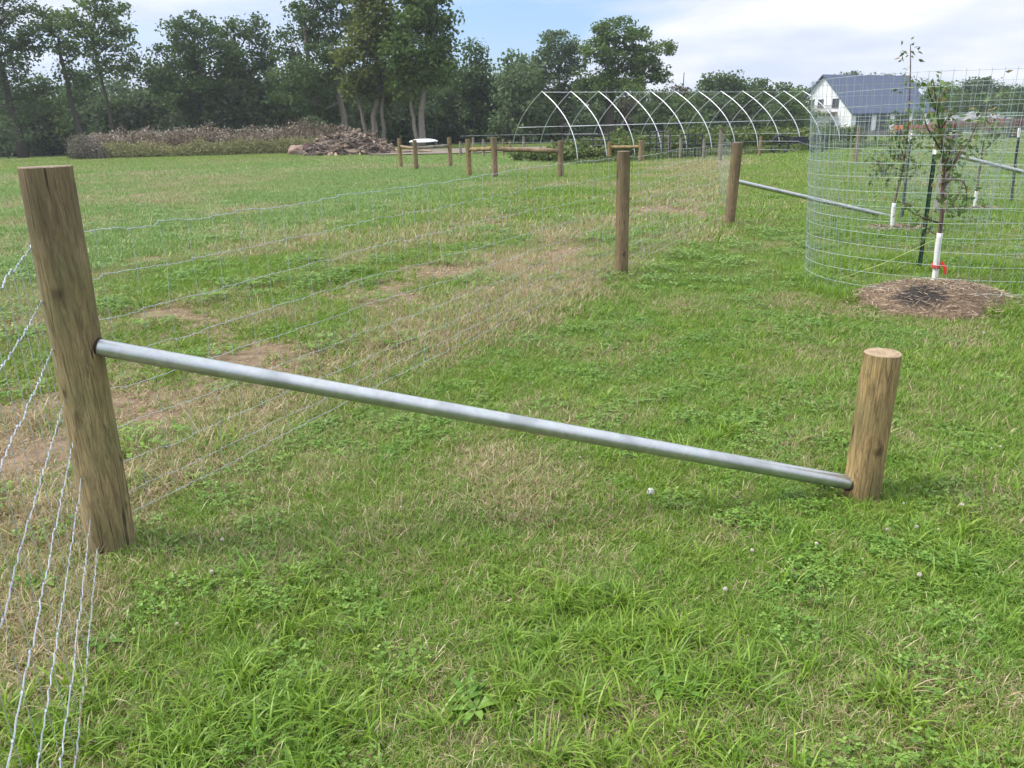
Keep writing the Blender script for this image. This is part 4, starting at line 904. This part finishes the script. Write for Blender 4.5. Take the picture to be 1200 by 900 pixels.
# flat topped sumac by the brush heap
px_tree('sumac_tree', 372, 71, 0, [(366, 141, 7, 2.6, 0), (374, 145, 8, 3, 0), (368, 151, 6, 3, 0)], [(368, 369, 146, .05), (374, 373, 146, .04)], M_LGREY, M_BARKD, 'small flat topped light green tree standing in the brush heap', cat='small tree', seed=60, nleaf=1300, lsize=.24, clus=.22, ncl=40)
px_tree('olive_bush', 2, 72, 0, [(0, 148, 14, 12, 0), (10, 160, 12, 8, 0), (-14, 158, 14, 10, 0)], [(2, 2, 155, .06)], M_LGREY, M_BARKD, 'grey green bush at the far left edge of the field', cat='bush', seed=61, nleaf=2600, lsize=.2, clus=.3, ncl=50)

# ---------------------------------------------------------------- brush heap, log pile, boulders
def mass(name, pxs, Y0, Y1, hf, n, size, mat, seed, label, cat):
    rs = np.random.RandomState(seed); px = rs.uniform(pxs[0], pxs[1], n); Y = rs.uniform(Y0, Y1, n); x = np.array([atY(p, 165, yy).x for p, yy in zip(px, Y)])
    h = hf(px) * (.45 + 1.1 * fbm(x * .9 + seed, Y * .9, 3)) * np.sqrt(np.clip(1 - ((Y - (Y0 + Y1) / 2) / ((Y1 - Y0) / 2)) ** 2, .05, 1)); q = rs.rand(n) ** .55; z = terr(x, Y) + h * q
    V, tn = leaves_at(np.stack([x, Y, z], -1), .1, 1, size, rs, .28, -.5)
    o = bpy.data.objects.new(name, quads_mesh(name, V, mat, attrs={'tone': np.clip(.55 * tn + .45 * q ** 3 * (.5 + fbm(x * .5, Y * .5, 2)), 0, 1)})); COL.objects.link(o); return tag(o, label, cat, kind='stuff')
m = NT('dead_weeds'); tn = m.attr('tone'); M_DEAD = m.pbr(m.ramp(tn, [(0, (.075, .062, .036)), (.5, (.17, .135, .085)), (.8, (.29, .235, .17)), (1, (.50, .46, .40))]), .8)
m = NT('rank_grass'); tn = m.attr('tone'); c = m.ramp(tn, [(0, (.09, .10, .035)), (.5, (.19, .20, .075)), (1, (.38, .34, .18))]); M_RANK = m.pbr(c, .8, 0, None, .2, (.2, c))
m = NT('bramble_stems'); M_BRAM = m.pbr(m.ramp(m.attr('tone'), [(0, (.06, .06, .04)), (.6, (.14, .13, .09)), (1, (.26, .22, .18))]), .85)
def stems(name, pxs, Y0, Y1, hf, n, w, mat, seed, label, cat, lean=.25, tonef=None):
    rs = np.random.RandomState(seed); px = rs.uniform(pxs[0], pxs[1], n); Y = rs.uniform(Y0, Y1, n); s = Y / (F / math.cos(PITCH))
    x = np.array([atY(p, 165, yy).x for p, yy in zip(px[:1], Y[:1])]); x = (px - 600) * s + .0
    # exact lateral position
    x = np.array([atY(p, 165, yy).x for p, yy in zip(px, Y)])
    h = hf(px) * (.35 + .65 * rs.rand(n)) * (.55 + .9 * fbm(x * .8, Y * .8 + seed, 3)); z = terr(x, Y)
    dx, dy = rs.normal(0, lean, n) * h, rs.normal(0, lean, n) * h; a = rs.rand(n) * pi; wx, wy = np.cos(a) * w, np.sin(a) * w
    V = np.stack([np.stack([x - wx, Y - wy, z], -1), np.stack([x + wx, Y + wy, z], -1), np.stack([x + dx * .6 + wx * .9, Y + dy * .6 + wy * .9, z + h * .7], -1), np.stack([x + dx - wx * .3, Y + dy - wy * .3, z + h], -1)], 1).reshape(-1, 3)
    tone = rs.rand(n) * .7 + .3 * fbm(x * .6, Y * .6, 2)
    # seed heads / side twigs
    k = n; t2 = rs.uniform(.55, 1, k); c = np.stack([x + dx * t2, Y + dy * t2, z + h * t2], -1); V2, tt = leaves_at(c, .07, 2, .16, rs, .35, -.2)
    V = np.concatenate([V, V2]); tone = np.concatenate([tone, np.clip(tt * .7 + .3 * np.repeat(h / h.max(), 2), 0, 1)])
    o = bpy.data.objects.new(name, quads_mesh(name, V, mat, attrs={'tone': tone})); COL.objects.link(o)
    return tag(o, label, cat, kind='stuff')
hump = lambda a, b, h: (lambda p: h * np.clip(np.minimum((p - a) / 40, (b - p) / 60), .15, 1))
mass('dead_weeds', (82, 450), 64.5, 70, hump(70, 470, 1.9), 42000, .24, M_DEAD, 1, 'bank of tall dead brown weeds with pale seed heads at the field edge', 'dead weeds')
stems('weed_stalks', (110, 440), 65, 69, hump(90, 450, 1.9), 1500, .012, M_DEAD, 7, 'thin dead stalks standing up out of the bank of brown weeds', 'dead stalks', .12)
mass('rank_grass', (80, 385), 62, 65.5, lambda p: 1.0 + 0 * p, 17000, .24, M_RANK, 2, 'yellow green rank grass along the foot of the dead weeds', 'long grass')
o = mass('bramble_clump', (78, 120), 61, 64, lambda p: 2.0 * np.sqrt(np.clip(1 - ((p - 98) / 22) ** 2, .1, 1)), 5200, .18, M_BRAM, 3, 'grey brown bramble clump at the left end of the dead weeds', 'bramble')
# core of the bank so that it is solid
def heap(name, pxc, py, rpx, h, ry, mat, label, cat, seed, parent=None, nz=.25):
    q = gnd(pxc, py); s = q.y / (F / math.cos(PITCH)); rx = rpx * s; b = MB(); na_, nr_ = 40, 12; rs = np.random.RandomState(seed); V = [(0, 0, h)]
    for i in range(1, nr_ + 1):
        f = i / nr_
        for j in range(na_):
            a = 2 * pi * j / na_; xx, yy = rx * f * cos(a), ry * f * sin(a)
            V.append((xx, yy, h * (1 - f ** 1.8) * (1 + nz * 2 * (fbm(xx * .9 + seed, yy * .9, 3) - .5)) + rs.normal(0, .03) - (.2 if i == nr_ else 0)))
    F_ = [(0, 1 + j, 1 + (j + 1) % na_) for j in range(na_)] + [(1 + i * na_ + j, 1 + (i + 1) * na_ + j, 1 + (i + 1) * na_ + (j + 1) % na_, 1 + i * na_ + (j + 1) % na_) for i in range(nr_ - 1) for j in range(na_)]
    b.add(V, F_); return b, q, rx
m = NT('chip_and_earth'); v = m.map((1, 1, 1)); nz_ = m.noise(v, 4, 6, .7); M_CHIP = m.pbr(m.ramp(nz_, [(.35, (.055, .04, .03)), (.55, (.15, .11, .08)), (.7, (.30, .23, .17))]), .95, 0, m.bump(nz_, .8, .1))
b, q, rx = heap('x', 405, 183, 56, 1.3, 3.0, M_CHIP, '', '', 3)
pile = empty('log_pile', (q.x, q.y + 1.8, q.z), 'heap of split logs and branches at the right end of the dead weeds', 'log pile')
b.build('rubble_core', M_CHIP, pile, True)
rs = np.random.RandomState(12); lm, bm = MB(), MB()
for i in range(950):
    a = rs.rand() * 2 * pi; f = math.sqrt(rs.rand()) * 1.05; x, y = rx * f * cos(a), 3.0 * f * sin(a) * .95; z = 1.3 * max(0, 1 - f ** 1.8) + rs.uniform(0, .22)
    l = rs.uniform(.3, 1.3); r_ = rs.uniform(.012, .05) if rs.rand() < .72 else rs.uniform(.06, .13); yaw = rs.rand() * pi; el = rs.normal(0, .35); d = np.array((cos(yaw) * cos(el), sin(yaw) * cos(el), sin(el))) * l / 2
    (lm if r_ > .055 else bm).tube([np.array((x, y, z)) - d, np.array((x, y, z)) + d], [r_, r_ * .9], 7, a=rs.rand())
for i in range(60):
    x = rs.uniform(.2 * rx, rx * 1.75); z = max(.12, .9 * (1 - x / rx)); l = rs.uniform(.6, 1.6); yaw = rs.normal(0, .5); d = np.array((cos(yaw), sin(yaw), rs.normal(0, .1))) * l / 2
    y = rs.uniform(-2, 1.2); lm.tube([np.array((x, y, z)) - d, np.array((x, y, z)) + d], .10, 7, a=rs.rand())
m = NT('split_logs'); M_LOG = m.pbr(m.ramp(m.attr('tone'), [(0, (.07, .05, .038)), (.6, (.18, .13, .09)), (1, (.40, .30, .21))]), .85)
m = NT('dead_branches'); M_BR = m.pbr(m.ramp(m.attr('tone'), [(0, (.06, .045, .038)), (.6, (.15, .12, .10)), (1, (.30, .25, .20))]), .9)
tag(lm.build('logs', M_LOG, pile, attr=True), kind='stuff'); tag(bm.build('branches', M_BR, pile, attr=True), kind='stuff')
def boulder(px, py, r_, label, col, seed):
    q = gnd(px, py); rs = np.random.RandomState(seed); import bmesh as _b
    bm_ = _b.new(); _b.ops.create_icosphere(bm_, subdivisions=4, radius=1)
    for v in bm_.verts:
        n = float(fbm(v.co.x * 1.6 + seed, v.co.y * 1.6 + v.co.z * 1.3, 3)) - .5; v.co *= 1 + .55 * n; v.co = Vector((v.co.x * r_[0], v.co.y * r_[1], max(v.co.z, -.4) * r_[2]))
    me = bpy.data.meshes.new('boulder'); bm_.to_mesh(me); bm_.free()
    for p in me.polygons: p.use_smooth = True
    me.materials.append(plain('stone_%d' % seed, col, .9, 0, .35, 2, .6)); o = bpy.data.objects.new('boulder', me); COL.objects.link(o); o.location = (q.x, q.y, q.z + r_[2] * .4); tag(o, label, 'boulder')
boulder(352, 182, (.85, .7, .55), 'flat tan boulder in the grass left of the log pile', (.24, .17, .13), 1)
boulder(362, 182, (.42, .5, .62), 'dark red brown boulder leaning on the flat tan one', (.085, .045, .045), 2)
boulder(376, 182, (.7, .6, .42), 'low pale tan boulder at the left foot of the log pile', (.30, .24, .16), 3)

# white boat hull on stands under the forked tree
q = gnd(497, 176); bt = empty('small_boat', q, 'long white upturned boat hull resting on low stands behind the far left brace', 'boat'); b = MB(); n = 14; V = []; L_ = 2.3
for i in range(n + 1):
    f = i / n * 2 - 1; w_ = .42 * (1 - abs(f) ** 2.6) + .02
    for j in range(7): a = pi * j / 6; V.append((f * L_ / 2, w_ * cos(a), .62 + .02 * f * f + .26 * sin(a) * (1 - abs(f) ** 3 * .7)))
b.add(V, [(i * 7 + j, i * 7 + j + 1, (i + 1) * 7 + j + 1, (i + 1) * 7 + j) for i in range(n) for j in range(6)]); b.build('hull', M_WHITE, bt, True)
for s in (-1, 1):
    b = MB(); b.box((s * 1.0, 0, .33), (.06, .7, .62)); b.box((s * 1.0, 0, .64), (.08, .9, .06)); b.build('stand', M_GREYPOST, bt)
# bare earth patch under these trees
b = MB(); V = []; n = 40; c0 = gnd(535, 181)
for i in range(n): a = 2 * pi * i / n; x, y = c0.x + 8 * cos(a) * (1 + .1 * sin(3 * a)), c0.y + 5 + 6.5 * sin(a); V.append((x, y, T(x, y) + .13))
b.add(V, [tuple(range(n))]); tag(b.build('bare_earth', plain('grey_earth', (.17, .14, .115), .95, 0, .3, 3, .4)), kind='structure')

# ---------------------------------------------------------------- house
def siding(name, base):
    m = NT(name); v = m.map((1, 1, 1)); s = m.n('ShaderNodeSeparateXYZ', {0: v}); u = m.math('ADD', s.outputs[0], s.outputs[1])
    saw = m.math('FRACT', m.math('MULTIPLY', u, 2.4)); g = m.ramp(saw, [(.0, .0), (.07, 1)]); nz = m.noise(v, 1.4, 4)
    c = m.mix(g, c4(tuple(q * .62 for q in base)), c4(base)); c = m.mix(m.math('MULTIPLY', nz, .25), c, c4(tuple(q * .8 for q in base)))
    return m.pbr(c, .6, 0, m.bump(g, .5, .03))
M_SIDE = siding('white_board_siding', (.78, .80, .82))
m = NT('roof_metal'); v = m.map((1, 1, 1)); s = m.n('ShaderNodeSeparateXYZ', {0: v}); fr = m.math('FRACT', m.math('MULTIPLY', s.outputs[1], 2.0)); rg = m.ramp(fr, [(0, 1), (.1, 0)])
nz = m.noise(v, 1.2, 4); c = m.mix(nz, (.06, .08, .13, 1), (.085, .105, .16, 1)); c = m.mix(m.math('MULTIPLY', rg, .4), c, (.05, .06, .09, 1)); M_ROOF = m.pbr(c, .7, 0.0, m.bump(rg, .5, .03))
m = NT('window_glass'); M_GLASS = m.pbr((.035, .045, .055), .12, 0, None, .6)
M_FRAME = plain('dark_window_frame', (.05, .045, .045), .5); M_TRIM = plain('white_trim', (.8, .8, .8), .5, 0, .05); M_STONE = plain('foundation_stone', (.20, .17, .15), .9, 0, .35, 5, .4)
M_DECK = plain('grey_deck_wood', (.30, .25, .22), .8)
M_CURT = plain('dark_interior_wall', (.06, .05, .05), .9)
YH = 112.0; C0 = atY(995, 157, YH); zb = T(C0.x, C0.y) - .05
ga = R(145)          # direction from the front corner along the gable, leftwards
gdir = Vector((-cos(R(22)), sin(R(22)) * -1, 0))
# long wall heads right and away, gable heads left and away slightly
TH = R(59); gd = Vector((-cos(TH), sin(TH), 0)); ld = Vector((sin(TH), cos(TH), 0))
px_m = F / (YH * math.cos(PITCH)); Wg = 10.0; Lh = 19.0; He = 3.35; Hr = 8.3; FD = .75
hs = empty('house', (C0.x, C0.y, zb), 'white gabled house with steep blue grey metal roof, balcony and tall windows', 'house'); hs.rotation_euler = (0, 0, math.atan2(-gd.y, -gd.x))
# local frame: x from gable left(-Wg) to front corner(0); y along the long side
def hb(name, boxes, mat, parent=hs):
    b = MB()
    for c_, d_ in boxes: b.box(c_, d_)
    return b.build(name, mat, parent)
b = MB()
v = [(-Wg, 0, FD), (0, 0, FD), (0, 0, He), (-Wg / 2, 0, Hr), (-Wg, 0, He)]; v2 = [(a, Lh, c_) for a, _, c_ in v]
b.add(v + v2, [(0, 1, 2, 3, 4), (5, 9, 8, 7, 6), (1, 6, 7, 2), (0, 4, 9, 5)]); b.build('wall', M_SIDE, hs)
hb('foundation', [((-Wg / 2, Lh / 2, FD / 2 - .3), (Wg - .2, Lh - .2, FD + .598))], M_STONE)
b = MB(); ov = .45; sl = (Hr - He) / (Wg / 2); th_ = .16
for sgn in (1, -1):
    xe = -Wg / 2 + sgn * (Wg / 2 + ov); ze = He - ov * sl + .05; zr = Hr + .05
    vv = [(-Wg / 2, -ov, zr), (xe, -ov, ze), (xe, Lh + ov, ze), (-Wg / 2, Lh + ov, zr)]; vv += [(a, c_, d_ + th_) for a, c_, d_ in vv]
    b.add(vv, [(0, 1, 2, 3), (7, 6, 5, 4), (0, 4, 5, 1), (1, 5, 6, 2), (2, 6, 7, 3)])
rf = b.build('roof', M_ROOF, hs)
# gable windows, balcony
def window(c_, w_, h_, axis_='x', mull=1, parent=hs):
    t = .06
    if axis_ == 'x': fr_ = [((c_[0], -.04, c_[2] + h_ / 2), (w_ + .16, .07, .09)), ((c_[0], -.04, c_[2] - h_ / 2), (w_ + .16, .09, .09))] + [((c_[0] + s_ * (w_ / 2 + .02), -.045, c_[2]), (.09, .06, h_ - .1)) for s_ in (-1, 1)]
    else: fr_ = [((.05, c_[1], c_[2] + h_ / 2), (.07, w_ + .2, .1)), ((.05, c_[1], c_[2] - h_ / 2), (.09, w_ + .2, .1))] + [((.055, c_[1] + s_ * w_ / 2, c_[2]), (.06, .09, h_ - .11)) for s_ in np.linspace(-1, 1, mull + 1)]
    f = hb('window', fr_, M_FRAME); d_ = (w_, .02, h_) if axis_ == 'x' else (.02, w_, h_)
    cc_ = (c_[0], -.015, c_[2]) if axis_ == 'x' else (.015, c_[1], c_[2]); g_ = MB(); g_.box(cc_, d_); g_.build('pane', M_GLASS, f)
window((-Wg * .68, 0, 4.55), .8, 1.15); window((-Wg * .52, 0, 4.55), .8, 1.15); window((-Wg * .27, 0, 4.55), .9, 1.2)
window((-Wg * .78, 0, 1.7), .7, .95); window((-Wg * .30, 0, 1.7), .8, 1.0)
bal = hb('balcony', [((-Wg * .5, -.75, 3.35), (5.4, 1.5, .2))], M_DECK)
b = MB(); 
for i in range(36): b.box((-Wg * .5 - 2.65 + i * 5.3 / 35, -1.45, 3.86), (.05, .05, .80))
b.box((-Wg * .5, -1.45, 4.30), (5.4, .08, .08)); b.box((-Wg * .5, -1.45, 3.50), (5.4, .07, .07))
for s_ in (-1, 1): b.box((-Wg * .5 + s_ * 2.66, -.72, 4.3), (.07, 1.36, .07)); 
b.build('railing', M_DECK, bal)
for s_ in (-1, 1): hb('balcony_bracket', [((-Wg * .5 + s_ * 2.3, -.6, 2.95), (.14, 1.1, .14))], M_DECK)
for yc, w_, k in ((2.9, 3.3, 4), (7.4, 3.0, 3), (11.8, 3.2, 4), (15.9, 2.6, 3)): window((0, yc, 1.95), w_, 2.3, 'y', k)
hb('corner_board', [((.03, .1, 2.05), (.05, .2, 2.55))], M_TRIM)
# porch clutter at the gable foot
b = MB(); b.box((-2.2, -1.2, .45), (2.6, 1.6, .9)); tag(b.build('porch_step', plain('brick_step', (.22, .10, .07), .9, 0, .3, 6), hs))
# gravel drive in front of the house
def strip(name, pts, w_, mat, dz=.05):
    b = MB(); V = []; 
    for i in range(len(pts)):
        p = pts[i]; V += [(p[0], p[1] - w_ / 2, T(p[0], p[1] - w_ / 2) + dz), (p[0], p[1] + w_ / 2, T(p[0], p[1] + w_ / 2) + dz)]
    b.add(V, [(2 * i, 2 * i + 2, 2 * i + 3, 2 * i + 1) for i in range(len(pts) - 1)]); return tag(b.build(name, mat), kind='structure')
g0 = gnd(1000, 159.5)
strip('gravel_drive', [(g0.x - 4 + 3 * i, g0.y + .9 * i * .25) for i in range(22)], 4.5, plain('pale_gravel', (.42, .39, .36), .95, 0, .2, 4))

# farm machinery beyond the cage
M_REDP = plain('faded_red_paint', (.22, .07, .06), .7); M_ORG = plain('orange_red_paint', (.42, .13, .07), .6); M_TYRE = plain('tyre_rubber', (.02, .02, .02), .8); M_SACK = plain('pale_stone_load', (.42, .42, .43), .85, 0, .2)
def wagon(px, py, L_, label, mat, load, seed):
    q = gnd(px, py); t = empty('farm_wagon', q, label, 'farm wagon', rz=.12)
    hbx = lambda n_, bs, m_: [None for _ in [0]] and None
    b = MB(); b.box((0, 0, .85), (L_, 2.0, .16)); b.box((0, -1.03, 1.13), (L_, .07, .40)); b.box((0, 1.03, 1.13), (L_, .07, .40)); b.box((-L_ / 2 + .03, 0, 1.15), (.07, 1.98, .44)); b.box((L_ / 2 - .03, 0, 1.15), (.07, 1.98, .44)); b.build('bed', mat, t)
    b = MB(); b.tube([(-L_ / 2, 0, .7), (-L_ / 2 - 1.3, 0, .45)], .06, 8); b.build('drawbar', mat, t)
    for sx_ in (-1, 1):
        for sy in (-1, 1):
            b = MB(); th = np.arange(20) * 2 * pi / 20; c = np.array((sx_ * L_ * .32, sy * .85, .42))
            prof = [(.22, -.11), (.38, -.12), (.42, -.07), (.42, .07), (.38, .12), (.22, .11)]
            V = [(c[0] + r_ * cos(a), c[1] + o_, c[2] + r_ * sin(a)) for r_, o_ in prof for a in th]
            b.add(V, [(i * 20 + j, i * 20 + (j + 1) % 20, (i + 1) * 20 + (j + 1) % 20, (i + 1) * 20 + j) for i in range(5) for j in range(20)]); w_ = b.build('wheel', M_TYRE, t, True)
            b = MB(); b.tube([c - (0, .09, 0), c + (0, .09, 0)], .22, 16); b.build('rim', mat, w_)
    return t, q
wagon(1072, 159, 5.0, 'orange red farm wagon parked in front of the house windows', M_ORG, False, 1)
t2, q2 = wagon(1142, 161, 7.0, 'long faded red wagon carrying pale boulders, right of the house', M_REDP, True, 2)
wagon(1203, 162, 5.5, 'dark red wagon at the right edge beyond the T-post', plain('dark_red_paint', (.16, .05, .05), .6), False, 3)
rs = np.random.RandomState(3)
for i, (dx, s_, lab) in enumerate([(-2.2, .75, 'pale boulder at the left on the long red wagon'), (-.4, .95, 'large pale boulder in the middle on the long red wagon'), (1.5, .8, 'pale boulder right of the largest on the long red wagon'), (2.8, .5, 'small pale boulder at the right end of the long red wagon')]):
    boulder(1142, 161, (s_, s_ * .8, s_ * .75), lab, (.27, .26, .27), 10 + i); o = bpy.context.scene.objects[-1] if False else [o for o in bpy.data.objects if o.get('label') == lab][0]
    o.location = (q2.x + dx * cos(.12), q2.y + dx * sin(.12), q2.z + .93 + s_ * .3)
# dark ground-hugging machine at the right end of the crops
q = gnd(935, 180); t = empty('hay_rake', q, 'dark low farm implement with spoked wheels left of the cage, below the house', 'farm implement')
b = MB(); b.tube([(-1, 0, .55), (1, .1, .6)], .05, 8); b.tube([(-.2, 0, .6), (.1, -.8, .4), (.2, -1.2, .35)], .04, 8); b.box((0, 0, .62), (.7, .4, .3)); b.build('frame', M_TDARK, t)
for s_ in (-1, 1):
    b = MB(); c = np.array((s_ * .9, 0, .42)); b.tube([c + np.array((.42 * cos(a), 0, .42 * sin(a))) for a in np.linspace(0, 2 * pi, 25)], .05, 6, caps=False)
    for a in np.arange(4) * pi / 4: b.tube([c - np.array((.4 * cos(a), 0, .4 * sin(a))), c + np.array((.4 * cos(a), 0, .4 * sin(a)))], .018, 5)
    b.build('wheel', M_TDARK, t)

# ---------------------------------------------------------------- air
b = MB(); b.box((100, 150, 14.0), (760, 560, 36.0)); hz = b.build('haze', None)
hm = bpy.data.materials.new('air'); hm.use_nodes = True; hm.node_tree.nodes.clear()
ho = hm.node_tree.nodes.new('ShaderNodeOutputMaterial'); hv = hm.node_tree.nodes.new('ShaderNodeVolumePrincipled')
hv.inputs['Color'].default_value = (.82, .88, .95, 1); hv.inputs['Density'].default_value = .00048; hv.inputs['Anisotropy'].default_value = .3
hm.node_tree.links.new(hv.outputs[0], ho.inputs['Volume']); hz.data.materials.clear(); hz.data.materials.append(hm); tag(hz, kind='stuff')
# ---------------------------------------------------------------- small flowers
M_PUFF = plain('seed_fluff', (.50, .50, .46), .9); M_STALK = plain('flower_stalk', (.12, .17, .05), .7); M_CLOV = plain('clover_petals', (.55, .48, .44), .9)
def puff(px, py, h, r_, label):
    q = gnd(px, py + 3); t = empty('dandelion', q, label, 'dandelion'); b = MB(); b.tube([(0, 0, 0), (.004, 0, h * .5), (0, 0, h)], .0016, 6); b.build('stalk', M_STALK, t)
    b = MB(); rs = np.random.RandomState(2); n = 130; d = rs.normal(0, 1, (n, 3)); d /= np.linalg.norm(d, axis=1)[:, None]
    for k in d:
        e = k * r_ + np.array((0, 0, h)); b.tube([np.array((0, 0, h)) + k * r_ * .15, e], .0004, 3, caps=False)
        u = np.cross(k, (0.1, .3, 1)); u /= np.linalg.norm(u); w_ = np.cross(k, u)
        s = .0035; b.add([e + u * s, e + w_ * s, e - u * s, e - w_ * s], [(0, 1, 2, 3)])
    b.build('seed_head', M_PUFF, t)
puff(762, 586, .055, .016, 'single white dandelion seed head in the grass below the long pipe')
fl = []
for px, py in [(1058, 594), (1073, 626), (1039, 627), (1099, 625), (1075, 683), (880, 652), (1160, 530), (1152, 395), (1120, 398), (1172, 528), (590, 548), (262, 640), (880, 330), (1110, 505), (250, 680), (210, 740), (680, 540), (1125, 600), (955, 645),
               (470, 600), (1010, 660), (850, 700)]:
    fl.append(gnd(px, py + 2))
for i, q in enumerate(fl):
    if i == 0:
        p0 = empty('clover_flower', q, 'small white clover flower head standing in the grass', 'flower', 'white clover flowers in the grass')
        b = MB(); b.tube([(0, 0, 0), (.003, .002, .05)], .0012, 5); c0_ = b.build('stem', M_STALK, p0)
        b = MB(); rs = np.random.RandomState(3)
        for k in range(60):
            d = rs.normal(0, 1, 3); d /= np.linalg.norm(d); e = np.array((.003, .002, .055)) + d * .008; b.tube([e - d * .006, e + d * .002 + (0, 0, .001)], (.0014, .0022), 4)
        c1_ = b.build('flower_head', M_CLOV, p0); o = p0
    else:
        o = p0.copy(); COL.objects.link(o)
        for ch in (c0_, c1_): c_ = ch.copy(); COL.objects.link(c_); c_.parent = o
    s = .45 + .4 * ((i * 37) % 10) / 10; o.location = q; o.scale = (s, s, s); o.rotation_euler = (0, 0, i)
